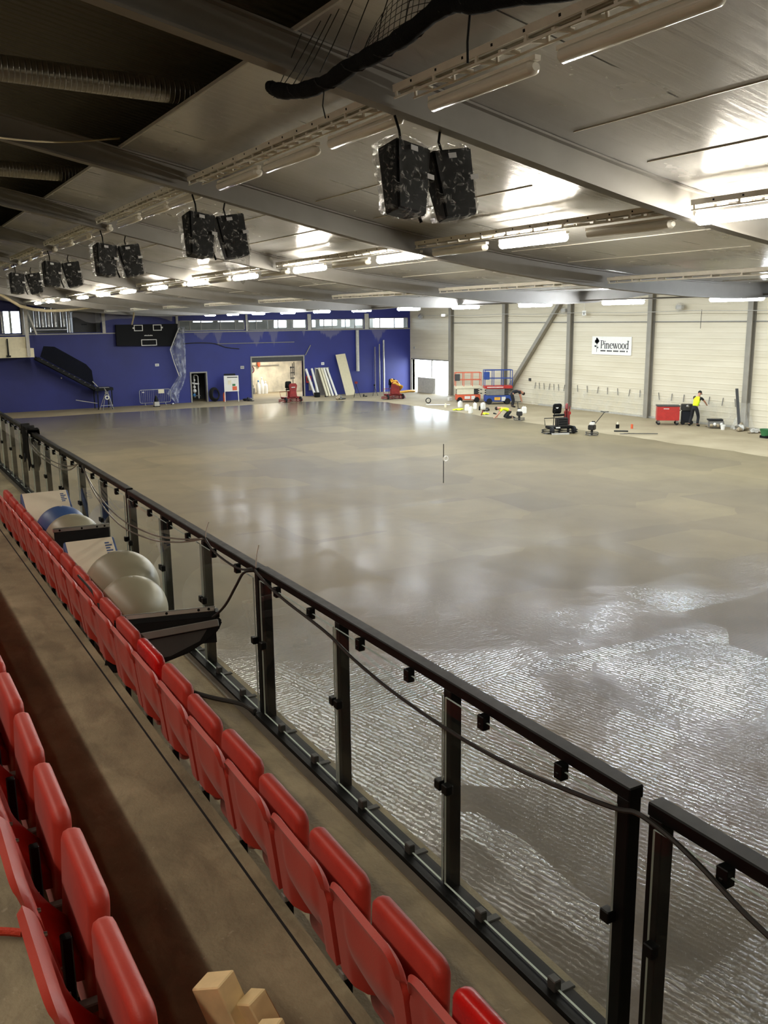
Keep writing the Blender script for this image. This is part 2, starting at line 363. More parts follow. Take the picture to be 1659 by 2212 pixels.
struct(MB().bb((-12, -11, -.3), (XW + .3, 70, 0)).build('floor', M['dry_floor'], smooth=False))
def round_rect(x0, y0, x1, y1, rs, n=8):
    o = []
    for cx_, cy_, a0, r in ((x1, y1, 0, rs[0]), (x0, y1, 90, rs[1]), (x0, y0, 180, rs[2]), (x1, y0, 270, rs[3])):
        sx, sy = (1 if cx_ == x1 else -1), (1 if cy_ == y1 else -1)
        for k in range(n + 1):
            a = R(a0 + 90 * k / n); o.append((cx_ - sx * r + r * math.cos(a), cy_ - sy * r + r * math.sin(a)))
    return o
out = round_rect(2.6, -9, 30.9, 57.4, (5.0, 5.0, 1, 1))
# slightly wavy pour edge
o2 = []
for i in range(len(out)):
    a, b = out[i], out[(i + 1) % len(out)]; n = max(1, int(math.hypot(b[0] - a[0], b[1] - a[1]) / .7))
    for k in range(n):
        x = a[0] + (b[0] - a[0]) * k / n; y = a[1] + (b[1] - a[1]) * k / n
        o2.append((x + .10 * math.sin(y * 1.3) + .07 * math.sin(y * 3.1 + x), y + .10 * math.sin(x * 1.1)))
m = MB(); m.prism(o2, -.02, .03, 'z'); struct(m.build('rink_slab', M['wet_concrete'], smooth=False, fix=True))

# blue end wall: doorway, roller door, grey door, strip of windows, open plant bay
M_bw = M['blue_wall']
nt = M_bw.node_tree; _t = NT.__new__(NT); _t.mat = M_bw; _t.n = nt.nodes; _t.l = nt.links
bs = [n for n in nt.nodes if n.type == 'BSDF_PRINCIPLED'][0]; basec = bs.inputs['Base Color'].links[0].from_socket
gp = _t.gpos(); sp = _t.a('SeparateXYZ', {0: gp}); wob = _t.math('MULTIPLY', _t.noise(_t.scale(gp, (6, 1, .7)), 1.0, 4), .9); acc = None
for x0, w, hh in ((20.9, .9, .75), (22.1, .5, 1.3), (24.9, .95, 1.5), (26.3, .5, 1.7), (30.9, 1.5, .9), (35.0, .95, 1.35), (28.7, .2, .6)):
    k = _t.math('SUBTRACT', 1.25, _t.math('ADD', _t.math('DIVIDE', _t.math('ABSOLUTE', _t.math('SUBTRACT', sp.outputs[0], x0)), w), _t.math('DIVIDE', _t.math('SUBTRACT', 4.85, sp.outputs[2]), hh)))
    k = _t.math('SUBTRACT', k, wob); k = _t.math('MULTIPLY', k, 6.0); k.node.use_clamp = True
    acc = k if acc is None else _t.math('MAXIMUM', acc, k)
acc = _t.math('MULTIPLY', acc, _t.math('LESS_THAN', sp.outputs[2], 4.86))
bs_in = _t.mix(_t.math('MULTIPLY', acc, .5), basec, lin('6f6c80')); nt.links.new(bs_in, bs.inputs['Base Color'])
wall_with_holes('wall_back', 'y', D, .25, -12, XW + .3, 0, 12.5, [(19.98, 21.05, 0, 2.02), (24.52, 28.58, 0, 2.95), (29.58, 30.6, 0, 2.0),
                (19.3, 24.1, 4.93, 5.62), (24.35, 28.95, 4.9, 5.62), (29.33, 33.75, 4.88, 5.62), (34.2, 37.7, 4.88, 5.68), (7.0, 9.1, 4.95, 6.3), (9.5, 14.1, 4.93, 6.5)], M_bw)
wall_with_holes('wall_right', 'x', XW, .25, -11, D + .25, 0, 12.5, [(56.15, 61.55, 0, 2.45)], M['ribbed_wall'])
struct(MB().bb((-12.2, -11, 0), (-12, D, 12.5)).build('wall_left', M['corrugated'], smooth=False))
struct(MB().bb((-12.2, -11.2, 0), (XW + .3, -11, 12.5)).build('wall_front', M['ribbed_wall'], smooth=False))
struct(MB().bb((19.0, D - .05, 4.80), (XW, D, 4.87)).build('trim_1', M['frame_grey'], smooth=False))
struct(MB().bb((7.0, D - .06, 4.82), (15.0, D, 4.88)).build('trim_2', M['light_grey'], smooth=False))
# roof deck (sagging, open over the stand) and the dark roof above it
m = MB(); vs = []
for x in XS:
    for y in (-11, D): vs += [(x, y, tz(x) + .16), (x, y, tz(x) + .19)]
fs = []
for i in range(len(XS) - 1):
    a, b = i * 4, i * 4 + 4
    fs += [(a, b, b + 2, a + 2), (a + 1, a + 3, b + 3, b + 1)]
fs += [(0, 2, 3, 1)]
m.add(vs, fs); struct(m.build('ceiling', M['roof_deck'], smooth=True, angle=60, fix=True))
m = MB(); vs = []
for x in [-12 + 50.3 * i / 20 for i in range(21)]:
    z = tz(max(x, -9)) + 1.55
    for y in (-11.2, D + .2): vs += [(x, y, max(z, 8.2)), (x, y, max(z, 8.2) + .1)]
fs = []
for i in range(20):
    a, b = i * 4, i * 4 + 4; fs += [(a, b, b + 2, a + 2), (a + 1, a + 3, b + 3, b + 1)]
m.add(vs, fs); o = m.build('ceiling', M['corrugated'], smooth=True, fix=True); struct(o)
struct(MB().bb((3.77, -11, tz(3.8) + .15), (3.8, D, tz(3.8) + .19)).build('trim_3', M['light_grey'], smooth=False))
# thin pale cover strips on the deck between the beams
for x in (6.9, 8.0, 11.0, 12.4, 15.3, 16.9):
    for k in range(2, 9):
        y0 = BY[k] + .9; y1 = BY[k + 1] - .35
        z = tz((x)) + .158
        struct(MB().bar((x, y0 + .8 * ((k + int(x)) % 2), z), (x, y1, z), .014, .012).build('trim_4', M['white'], smooth=False))
# roof beams: I-sections following the sag
def beam_mesh():
    m = MB(); xs = [-11.5 + (XW + 11.2) * i / 48 for i in range(49)]
    def strip(y0, y1, d0, d1):
        vs = []
        for x in xs:
            for y in (y0, y1): vs += [(x, y, tz(x) + d0), (x, y, tz(x) + d1)]
        fs = []
        for i in range(len(xs) - 1):
            a, b = i * 4, i * 4 + 4
            fs += [(a, a + 2, b + 2, b), (a + 1, b + 1, b + 3, a + 3), (a, b, b + 1, a + 1), (a + 2, a + 3, b + 3, b + 2)]
        fs += [(0, 1, 3, 2)]
        m.add(vs, fs)
    strip(-.09, .09, -.20, -.17); strip(-.012, .012, -.17, .13); strip(-.09, .09, .13, .155)
    return m
b0 = beam_mesh().build('roof_beam', M['beam'], fix=True, loc=(0, BY[0], 0)); struct(b0)
for y in BY[1:]:
    c = b0.copy(); col.objects.link(c); c.location.y = y
# columns on the side wall, wind brace, wall cable
c0 = MB()
for a, b in (((-.30, -.15, 0), (-.27, .15, 7.9)), ((-.27, -.012, 0), (-.02, .012, 7.9)), ((-.03, -.15, 0), (0, .15, 7.9))): c0.bb(a, b)
c0 = c0.build('wall_column', M['column'], loc=(XW, 55.9, 0), smooth=False); struct(c0)
for y in (49.5, 43.0, 36.45, 29.95, 23.5, 17.1, 10.7):
    c = c0.copy(); col.objects.link(c); c.location.y = y
struct(MB().bar((XW - .2, 49.0, .75), (XW - .2, 43.4, 7.0), .24, .24, up=(1, 0, 0)).build('wall_brace', M['column'], smooth=False))
struct(MB().bb((XW - .05, 10, 5.22), (XW, 56, 5.27)).build('trim_5', M['mid_grey'], smooth=False))
struct(MB().bb((XW - .04, 16, 0), (XW, 46, .1)).build('baseboard_right', M['light_grey'], smooth=False))
tag(MB().tube([(XW - .33, 60 - i * 2.2, 5.78 + .03 * math.sin(i * 1.7)) for i in range(20)], .018, 6).build('conduit', M['light_grey']), 'thin pale conduit strung along the top of the pale side wall across its columns', 'conduit')

# terraces of the stand
TX = [(2.3, 2.62, 1.22), (1.22, 3.25, .28), (.28, 3.63, -.66), (-.66, 4.0, -1.6), (-1.6, 4.38, -2.54), (-2.54, 4.75, -12)]
TX[0] = (2.225, 2.88, 1.22)
for x1, z, x0 in TX:
    m = MB().bb((x0 - (.3 if x0 > -10 else 0), -10.9, 0), (x1, 42, z)); o = m.build('terrace_step', M['terrace'], smooth=False); struct(o)
struct(MB().bb((2.0, -10, 2.881), (2.1, 42, 2.886)).build('trim_6', M['paint_scuff'], smooth=False))
struct(MB().bb((1.155, -10, 3.2505), (1.166, 42, 3.2515)).build('trim_7', M['black_matt'], smooth=False))

# daylight outside the side door, yard ground
struct(MB().bb((XW + .3, 40, -.25), (70, 80, -.02)).build('ground', M['ground_out'], smooth=False))
w = bpy.data.worlds.new('sky'); sc.world = w; w.use_nodes = True
bg = w.node_tree.nodes['Background']; bg.inputs[0].default_value = (.80, .90, 1.0, 1); bg.inputs[1].default_value = 7.0
# rooms behind the blue wall
struct(MB().bb((23.5, 67.5, 0), (31.5, 67.7, 4)).build('wall_room', M['room_wall'], smooth=False))
struct(MB().bb((23.3, D + .25, 0), (23.5, 67.7, 4)).build('wall_room_left', M['room_wall'], smooth=False))
wall_with_holes('wall_room_right', 'x', 31.4, .2, D + .25, 67.7, 0, 4, [(63.6, 67.2, 0, 3.1)], M['room_wall'])
struct(MB().bb((23.3, D + .25, 3.4), (31.6, 67.7, 3.6)).build('ceiling', M['room_wall'], smooth=False))
struct(MB().bb((31.6, 60.2, -.25), (XW + .3, 80, -.06)).build('ground', M['ground_out'], smooth=False))
struct(MB().bb((19.0, 64.3, 0), (22.0, 64.5, 3)).build('wall_closet', M['dark_grey'], smooth=False))
struct(MB().bb((18.9, D + .25, 0), (19.0, 64.5, 3)).build('wall_closet_left', M['dark_grey'], smooth=False))
struct(MB().bb((22.0, D + .25, 0), (22.1, 64.5, 3)).build('wall_closet_right', M['dark_grey'], smooth=False))
struct(MB().bb((18.9, D + .25, 2.6), (22.1, 64.5, 2.8)).build('ceiling', M['dark_grey'], smooth=False))
# gallery behind the strip windows: windows of its own to the sky
struct(MB().bb((5, D + .25, 4.3), (XW + .3, 69, 4.5)).build('floor_gallery', M['corridor'], smooth=False))
struct(MB().bb((5, D + .25, 7.2), (XW + .3, 69, 7.4)).build('ceiling', M['corridor'], smooth=False))
wall_with_holes('wall_gallery', 'y', 68.8, .2, 5, XW + .3, 4.5, 7.4, [(6.3, 9.4, 4.9, 6.6), (9.55, 10.5, 4.9, 6.4), (22.6, 24.2, 5.5, 6.2), (24.6, 26.0, 5.5, 6.2), (26.3, 28.3, 5.5, 6.2), (29.3, 30.4, 5.0, 6.2), (31.0, 33.0, 5.0, 6.1), (33.4, 35.0, 5.1, 6.2), (35.4, 36.2, 5.0, 6.2), (36.7, 37.9, 5.1, 6.2)], M['corridor'])
struct(MB().bb((4.9, D + .25, 4.3), (5.0, 69, 7.4)).build('wall_gallery_left', M['corridor'], smooth=False))
wall_with_holes('wall_gallery_right', 'x', XW + .05, .2, D + .25, 69, 4.3, 7.4, [(63, 68, 4.9, 6.4)], M['corridor'])
# strip windows
for i, (x0, x1, z0, z1, mul) in enumerate(((19.3, 24.1, 4.93, 5.62, (20.1, 20.9, 22.3, 23.4)), (24.35, 28.95, 4.9, 5.62, (25.0, 25.9, 26.7, 27.8)), (29.33, 33.75, 4.88, 5.62, (30.4, 31.1, 32.2, 33.0)), (34.2, 37.7, 4.88, 5.68, (35.2, 36.5)))):
    f = MB()
    for a, b in (((x0, z0), (x1, z0 + .05)), ((x0, z1 - .05), (x1, z1)), ((x0, z0), (x0 + .07, z1)), ((x1 - .07, z0), (x1, z1))):
        f.bb((a[0], D - .02, a[1]), (b[0], D + .12, b[1]))
    for x in mul: f.bb((x - .025, D, z0), (x + .025, D + .1, z1))
    o = f.build('window_%d' % (i + 1), M['frame_grey'], smooth=False); struct(o)
    g = MB().bb((x0 + .06, D + .05, z0 + .04), (x1 - .06, D + .06, z1 - .04)).build('window_pane', M['win_glass'], o, smooth=False)
for x0, x1, z1 in ((24.12, 24.34, 6.0), (28.96, 29.32, 6.0), (33.76, 34.18, 6.0), (19.05, 19.29, 6.2), (9.1, 9.42, 6.9), (14.1, 14.38, 6.7)):
    struct(MB().bb((x0 + .04, D - .1, 4.85), (x1 - .04, D - .01, z1)).build('window_post', M['light_grey'], smooth=False))
# door frames
def frame(name, x0, x1, z1, t, mat, y=D):
    f = MB().bb((x0 - t, y - .05, 0), (x0, y + .2, z1 + t)).bb((x1, y - .05, 0), (x1 + t, y + .2, z1 + t)).bb((x0, y - .05, z1), (x1, y + .2, z1 + t))
    return struct(f.build(name, mat, smooth=False))
frame('door_1', 19.98, 21.05, 2.02, .09, M['frame_grey'])
d = frame('door_2', 24.52, 28.58, 2.95, .10, M['frame_grey'])
MB().bb((24.52, D + .02, 2.62), (28.58, D + .18, 2.95)).build('roller_housing', M['dark_grey'], d, smooth=False)
d = frame('door_3', 29.58, 30.6, 2.0, .08, M['frame_grey'])
MB().bb((29.6, D + .03, .01), (30.58, D + .08, 1.99)).build('door_leaf', M['door_grey'], d, smooth=False)
MB().tube([(29.72, D + .03, 1.0), (29.72, D - .03, 1.0), (29.85, D - .03, 1.0)], .012, 6).build('door_handle', M['steel'], d)
f = MB().bb((XW - .06, 56.05, 0), (XW + .2, 56.15, 2.55)).bb((XW - .06, 61.55, 0), (XW + .2, 61.65, 2.55)).bb((XW - .06, 56.05, 2.45), (XW + .2, 61.65, 2.55)).bb((XW + .02, 58.75, 0), (XW + .15, 58.85, 2.45))
struct(f.build('door_4', M['frame_grey'], smooth=False))

# ------------------------------------------------------------------ cable trays and tube lights
def tray(L, rungs):
    t = thing('cable_tray', '', 'cable tray')
    for s in (-1, 1):
        m = MB().bb((s * .11 - .012, 0, .0), (s * .11 + .012, L, .065)).bb((s * .11 - .010, 0, -.062), (s * .11 + .010, L, -.045))
        for k in range(int(L / .66) + 1): m.bb((s * .11 - .009, .66 * k, -.046), (s * .11 + .009, .66 * k + .03, .002))
        rail = m.build('side_rail', M['tray'], t, smooth=False)
        if rungs:
            h = MB().bb((-.0155, -.012, .022), (.0155, .012, .044)).build('slot', M['black_matt'], rail, smooth=False, loc=(s * .11, .2, 0))
            for k in range(1, int(L / .42)):
                c = h.copy(); col.objects.link(c); c.location.y = .2 + .42 * k
    g = MB().bb((-.1, .02, -.05), (.1, .06, -.02))
    o = g.build('rung', M['tray'], t, smooth=False); st = .33 if rungs else .66
    for k in range(1, int(L / st)):
        c = o.copy(); col.objects.link(c); c.location.y = st * k
    cb = MB()
    for q in range(3): cb.tube([(-.06 + .05 * q + .02 * math.sin(i * 1.3 + q), L * i / 8, -.005) for i in range(9)], .012, 5)
    cb.build('cables', M['light_grey'], t)
    e = MB().bb((-.13, -.06, -.08), (.13, -.02, .08)); e.build('end_bracket', M['tray'], t, smooth=False)
    return t
near_tray = tray(6.0, True); far_tray = tray(6.0, False)
ROWX = [4.9, 9.08, 13.76]; ROWN = ['left', 'middle', 'right']
used = set()
for r, x in enumerate(ROWX):
    for k in range(1, 11):
        y = BY[k] + .2
        if y + 6 > D or (r == 0 and k > 10): continue
        near = (r == 0 and k <= 5) or (r == 1 and k <= 4)
        p = near_tray if near else far_tray
        o = p if p.name not in used else dup(p)
        used.add(p.name)
        o.location = (x, y, tz(x) - .04)
        if r == 0: o.rotation_euler = (0, R(-6), 0)
        n = k - 1
        o['label'] = 'white ladder cable tray in the %s roof row, %s bay from the camera' % (ROWN[r], ORD[n])
        o['group'] = 'ladder cable trays under the roof deck'
def fixture(mat):
    t = thing('tube_light', '', 'tube light')
    MB().bb((-.03, 0, .06), (.03, 1.62, .10)).build('housing', M['tray'], t, smooth=False)
    n = 12; vs = []; 
    prof = [(.072 * math.cos(R(115 + 310 * k / n)), .06 * math.sin(R(115 + 310 * k / n)) + .015) for k in range(n + 1)]
    for yy, s in ((0.02, .55), (.06, 1), (1.56, 1), (1.60, .55)):
        vs += [(a * s, yy, (b - .015) * s + .015) for a, b in prof]
    q = n + 1; fs = [tuple(range(q)), tuple(range(3 * q, 4 * q))[::-1]]
    for i in range(3):
        for k in range(q): l = (k + 1) % q; fs.append((i * q + k, i * q + l, (i + 1) * q + l, (i + 1) * q + k))
    MB().add(vs, fs).build('diffuser', mat, t, fix=True)
    for yy in (.45, 1.2): MB().bb((.05, yy - .02, -.02), (.085, yy + .02, .09)).build('clip', M['mid_grey'], t, smooth=False)
    return t
lit = fixture(M['tube_lit']); cool = fixture(M['tube_cool']); unlit = fixture(M['unlit_lens'])
seen = {}
def put(p, x, y, z, label, group):
    o = p if p.name not in seen else dup(p); seen[p.name] = 1
    o.location = (x, y, z); o['label'] = label; o['group'] = group; return o
for i, y in enumerate((.4, 2.4, 4.4, 6.28, 8.45, 10.4, 12.25, 14.72, 16.5, 18.4, 20.75, 22.8, 24.8, 27.1, 29.1, 31.1, 33.5, 35.5)):
    put(unlit, 5.08, y, tz(5.08) - .17, 'unlit tube light beside the left cable tray, %s from the camera' % ORD[i], 'unlit tube lights of the left row')
for i in range(14):
    put(lit, 9.18, 2.58 + 4.0 * i, tz(9.18) - .21, 'glowing tube light under the middle cable tray, %s from the camera' % ORD[i], 'lit tube lights of the middle row')
for i in range(13):
    put(unlit, 9.18, 4.55 + 4.0 * i, tz(9.18) - .21, 'unlit tube light between glowing ones, middle tray, %s from the camera' % ORD[i], 'unlit tube lights of the middle row')
for i in range(14):
    put(cool, 18.8, 3.05 + 3.85 * i, tz(18.8) - .22, 'glowing tube light in the low row before the pale wall, %s from camera' % ORD[i], 'lit tube lights of the far low row')
def lamp(x, y, z, power, c, ln=1.62):
    """lamp out of sight: tubes beyond the sag or above the stand, or an added fill"""
    l = bpy.data.lights.new('unseen_lamp', 'AREA'); l.shape = 'RECTANGLE'; l.size = .12; l.size_y = ln; l.energy = power; l.color = c
    o = bpy.data.objects.new('unseen_lamp', l); col.objects.link(o); o.location = (x, y, z)
lamp(27.6, 64.8, 3.35, 110, (1.0, .97, .90), 3.0)  # added fill lamp, only to brighten the room behind the roller door
for x in (24.2, 28.6, 33.0):
    for i in range(13): lamp(x, 4.5 + 4.2 * i, tz(x) - .12, 105, (.80, .90, 1.0))
for i in range(8): lamp(-2.47, -6 + 4.0 * i, 8.9, 44, (1.0, .91, .77), 3.9)
# rail the low row is hung on
tag(MB().bb((18.72, 2, tz(18.8) - .14), (18.88, D - 1, tz(18.8) - .10)).build('lighting_rail', M['mid_grey'], smooth=False), 'long grey rail carrying the low row of glowing tube lights', 'rail')
# ------------------------------------------------------------------ tip-up seats
def sstep(a, b, x):
    x = min(1, max(0, (x - a) / (b - a))); return x * x * (3 - 2 * x)
def backrest():
    def f(u, v):
        y = (u - .5) * .47
        p = sstep(.16, .27, u) * (1 - sstep(.73, .84, u))
        q = math.sin(math.pi * min(1, max(0, (u - .17) / .66))) ** .55 if .17 < u < .83 else 0
        zb = .43 - .10 * q; e = min(u, 1 - u) * .47; zt = .82
        if e < .08: zt -= .08 - math.sqrt(max(0, .08**2 - (.08 - e)**2))
        z = zb + v * (zt - zb)
        x = .045 * (1 - (z - .43) / .39) - .012 * p * math.sin(math.pi * min(1, v * 1.1))
        if v < .6: x += .11 * ((1 - v / .6) ** 1.6) * p
        x -= .022 * max(0, (v - .86) / .14) ** 2            # rolled top lip
        return (x, y, z)
    m = MB().grid(f, 36, 22); return m
def make_seat(mp, label):
    t = thing('tip_up_seat', label, 'seat')
    b = backrest().build('backrest', M['seat'], t, solid=.022, angle=60)
    MB().slab(.43, .44, .062, .05, .022, (0, 0, 0), Euler((0, R(2), 0)).to_matrix()).build('seat_pad', mp, t, loc=(.148, 0, .485), angle=70)
    MB().bb((-.010, -.014, 0), (.020, .014, .64)).build('leg', M['black'], t, loc=(.052, -.25, 0), bevel=.004, seg=1)
    MB().bb((.0, -.018, .385), (.16, .018, .415)).build('arm', M['mid_grey'], t, loc=(.03, -.25, 0), bevel=.004, seg=1)
    MB().bb((.06, -.03, -.01), (.16, .03, .012)).build('foot', M['black'], t, loc=(.03, -.25, .01), smooth=False)
    bo = MB().lathe([(.008, -.012), (.008, 0), (.006, .010)], axis='x', n=8).build('bolt', M['alu'], t, loc=(.045 * (1 - (.70 - .43) / .39) - .003, .195, .70))
    for y, z in ((.195, .50), (-.195, .70), (-.195, .50)):
        c = bo.copy(); col.objects.link(c); c.location = (.045 * (1 - (z - .43) / .39) - .003, y, z)
    return t
seat_a = make_seat(M['seat'], 'a'); seat_b = make_seat(M['seat_new'], 'b')
us = set()
def put_seat(p, x, y, z, label, group):
    o = p if p.name not in us else dup(p); us.add(p.name)
    o.location = (x, y, z); o.rotation_euler.z = R(rnd.uniform(-.8, .8)); o['label'] = label; o['group'] = group
    for ch in o.children:
        if ch.name.startswith('seat_pad'): ch.rotation_euler.y = R(rnd.uniform(-3, 3))
    return o
for k in range(-2, 20):
    y = 1.943 + .5 * k - .235; n = k + 2
    new = k in (0, 7)
    put_seat(seat_b if new else seat_a, 1.182, y, 2.88, ('glossier newer red seat in the front row, %s from the near end' if new else 'red folded seat in the front row, %s from the near end') % ORD[n], 'red seats of the front row')
for k in range(-1, 25):
    y = 1.28 + .5 * k - .235
    o = put_seat(seat_a, .252, y, 3.25, 'red folded seat left of the aisle at the photo edge, %s from near end' % ORD[k + 1], 'red seats of the second row')
    for ch in o.children:                                   # this row leans back further
        if ch.name.startswith('backrest'): ch.rotation_euler.y = R(-6); ch.location.x = .06
        if ch.name.startswith('bolt'): ch.location.x += .06 - math.sin(R(6)) * ch.location.z

# ------------------------------------------------------------------ glass barrier
def barrier(L):
    t = thing('glass_barrier', '', 'barrier')
    MB().bb((-.034, 0, .99), (.034, L, 1.04)).build('top_rail', M['black'], t, bevel=.005, seg=1)
    MB().bb((-.10, 0, .001), (-.055, L, .028)).bb((-.10, 0, .001), (.03, L, .008)).build('bottom_channel', M['black'], t, smooth=False)
    ys = [.035 + (L - .07) * i / 3 for i in range(4)]
    for i, y in enumerate(ys):
        p = MB().bb((-.03, y - .03, 0), (.03, y + .03, .992)).build('post', M['black'], t, bevel=.004, seg=1)
    n = 0
    for i in range(3):
        a, b = ys[i] + .012, ys[i + 1] - .012
        g = MB(); g.box((-.046, (a + b) / 2, .50), (.010, b - a, .93))
        g.m = [0, 0, 1, 1, 1, 1]
        g.build('glass_pane', [M['glass'], M['glass_edge']], t, smooth=False)
        for q in (.27, .73):
            yy = a + (b - a) * q
            MB().bb((-.066, yy - .022, .93), (-.028, yy + .022, .992)).bb((-.07, yy - .008, .945), (-.064, yy + .008, .96)).build('rail_clamp', M['black'], t, bevel=.004, seg=1)
            MB().bb((-.066, yy - .024, .01), (-.03, yy + .024, .075)).bb((-.03, yy - .02, .0), (.05, yy + .02, .012)).build('base_clamp', M['dark_grey'], t, bevel=.004, seg=1)
        for yy in (a + .018, b - .018):
            MB().bb((-.068, yy - .022, .50), (-.028, yy + .022, .548)).build('post_clamp', M['black'], t, bevel=.004, seg=1)
    return t
FR = [(2.035, 'second'), (5.395, 'third'), (8.77, 'fourth'), (12.15, 'fifth'), (15.5, 'sixth'), (18.9, 'seventh')]
bar0 = barrier(3.34); bar0.location = (2.15, -1.385, 2.88)
bar0['label'] = 'black framed glass barrier section at the lower right edge, nearest the camera'; bar0['group'] = 'glass barrier sections'
for y, n in FR:
    o = dup(bar0); o.location = (2.15, y, 2.88 + .005 * math.sin(y))
    o['label'] = 'black framed glass barrier section, %s along from the lower right edge' % n
def cable(name, pts, r, label, cat, mat='cable', sub=6, group=None):
    P = [Vector(p) for p in pts]; o = []
    for i in range(len(P) - 1):
        p0, p1, p2, p3 = P[max(i - 1, 0)], P[i], P[i + 1], P[min(i + 2, len(P) - 1)]
        for k in range(sub):
            u = k / sub
            o.append(.5 * ((2 * p1) + (p2 - p0) * u + (2 * p0 - 5 * p1 + 4 * p2 - p3) * u * u + (3 * p1 - p0 - 3 * p2 + p3) * u**3))
    o.append(P[-1]); return tag(MB().tube(o, r, 7).build(name, M[mat]), label, cat, group)
XC = 2.06
cable('cable', [(2.11, 5.42, 3.90), (XC, 5.16, 3.90), (XC, 4.85, 3.86), (XC, 4.27, 3.825), (XC, 3.945, 3.775), (XC, 3.52, 3.74), (XC, 3.0, 3.74), (XC, 2.61, 3.77), (XC, 2.34, 3.81), (XC, 2.05, 3.865), (2.09, 1.97, 3.875), (2.095, 1.84, 3.86), (2.08, 1.70, 3.84), (2.06, 1.35, 3.76), (2.06, .6, 3.70), (2.07, -.6, 3.8)], .009, 'dark cable draped along the nearest tall glass panels from post to post', 'cable')
cable('cable', [(2.09, 5.40, 3.90), (2.03, 5.42, 3.89), (2.0, 5.50, 3.78), (1.98, 5.68, 3.60), (1.93, 5.85, 3.47), (1.85, 6.05, 3.38), (1.72, 6.0, 3.33), (1.55, 5.9, 3.34), (1.42, 6.1, 3.38), (1.33, 6.35, 3.42), (1.30, 6.6, 3.56), (1.26, 6.9, 3.63)], .009, 'grey cable running down from the barrier post over the folded dark table to the seats', 'cable')
cable('cable', [(1.55, 6.35, 2.90), (1.75, 6.1, 2.895), (1.9, 5.83, 2.895), (2.0, 5.68, 2.895), (2.05, 5.58, 2.895), (2.055, 5.46, 2.91), (2.06, 5.40, 2.92)], .016, 'thick dark cable lying across the concrete walkway to the barrier foot', 'cable')
for i, (dz, s) in enumerate(((0, 'upper'), (-.05, 'lower'))):
    cable('cable', [(2.09, 14.6, 3.92), (XC, 13.9, 3.76 + dz), (XC, 12.6, 3.73 + dz), (XC, 11.4, 3.80 + dz), (2.09, 10.85, 3.90)], .007, '%s of two thin wires sagging along the far barrier near the dark cloth' % s, 'cable', 'steel')
    cable('cable', [(2.09, 10.65, 3.90), (XC, 9.9, 3.73 + dz), (XC, 8.93, 3.62 + dz * 1.5), (XC, 7.76, 3.68 + dz), (XC, 6.9, 3.81 + dz * .5), (2.09, 6.4, 3.91)], .007, '%s of two thin wires sagging on the barrier beside the grey balls' % s, 'cable', 'steel')
cable('cable', [(2.09, 6.35, 3.92), (XC, 6.1, 3.89), (XC, 5.8, 3.87), (XC, 5.55, 3.88), (2.09, 5.42, 3.91)], .008, 'thin cable tied under the barrier rail between two short posts beyond the dark table', 'cable')
cable('cable_tie', [(2.11, 5.40, 3.92), (2.11, 5.38, 4.0), (2.12, 5.36, 4.08)], .004, 'white cable tie end sticking up at the barrier joint above the dark cable', 'cable tie', 'white')
cable('cable_tie', [(2.11, 6.40, 3.92), (2.11, 6.37, 3.99), (2.12, 6.34, 4.05)], .004, 'white cable tie end sticking up on the rail beyond the dark folded table', 'cable tie', 'white')
# dark cloth thrown over the rail far along
def cl(u, v):
    a = -.30 + .6 * u; y = 14.35 + .75 * v + .05 * math.sin(9 * u + 3 * v)
    s = abs(a); top = 3.955
    z = top if s < .06 else top - (s - .06) * (2.2 + .5 * math.sin(v * 7))
    x = 2.15 + (max(-.065, min(.065, a)) * (1.15 + .25 * math.sin(v * 11 + u * 3)))
    return (x, y, z + .02 * math.sin(v * 14))
tag(MB().grid(cl, 20, 18).build('cloth', M['net_black'], solid=.01, angle=80), 'dark netting cloth thrown over the barrier rail at the far left', 'cloth')

# ------------------------------------------------------------------ things stored between seats and glass
def gym_ball(c, r, mat, label):
    m = MB()
    m.ball((0, 0, 0), r, 40, 28); o = m.build('exercise_ball', M[mat], loc=c, angle=90)
    MB().lathe([(.001, 0), (.018, 0), (.012, .006), (.001, .008)], n=10).build('valve', M['light_grey'], o, loc=(0, 0, r * .995)); return tag(o, label, 'ball')
gym_ball((1.74, 7.27, 3.168), .288, 'grey_ball', 'pale grey exercise ball in front, nearest the dark folded table')
gym_ball((1.80, 7.84, 3.214), .325, 'grey_ball', 'larger grey exercise ball just behind the front grey ball')
gym_ball((1.80, 9.95, 3.185), .305, 'grey_ball', 'grey exercise ball in front of the blue ball')
gym_ball((1.81, 10.62, 3.172), .292, 'blue_ball', 'blue exercise ball behind a grey one')
def pad_mat(loc, w, h, t, rot, label):
    th = thing('foam_mat', label, 'mat', loc, rot=rot)
    MB().slab(w, h, t, .02, .008, (0, 0, 0)).build('core', M['mat_blue'], th)
    MB().bb((t / 2 - .012, -w / 2 + .02, -h / 2 + .005), (t / 2 + .006, w / 2 - .02, h / 2 - .005)).build('cover', M['mat_white'], th, bevel=.004, seg=1)
    q = MB()
    for i in range(5): q.bb((t / 2 + .006, w / 2 - .10, h / 2 - .08 - .03 * i), (t / 2 + .0075, w / 2 - .04 + .02 * (i % 2) - .02, h / 2 - .064 - .03 * i))
    q.build('print', M['mat_blue'], th, smooth=False)
    q = MB().ball((t / 2 + .004, w / 2 - .05, h / 2 - .28), .04, 14, 8, 0, (.05, 1.3, .8)); q.build('emblem', M['mat_blue'], th)
    return th
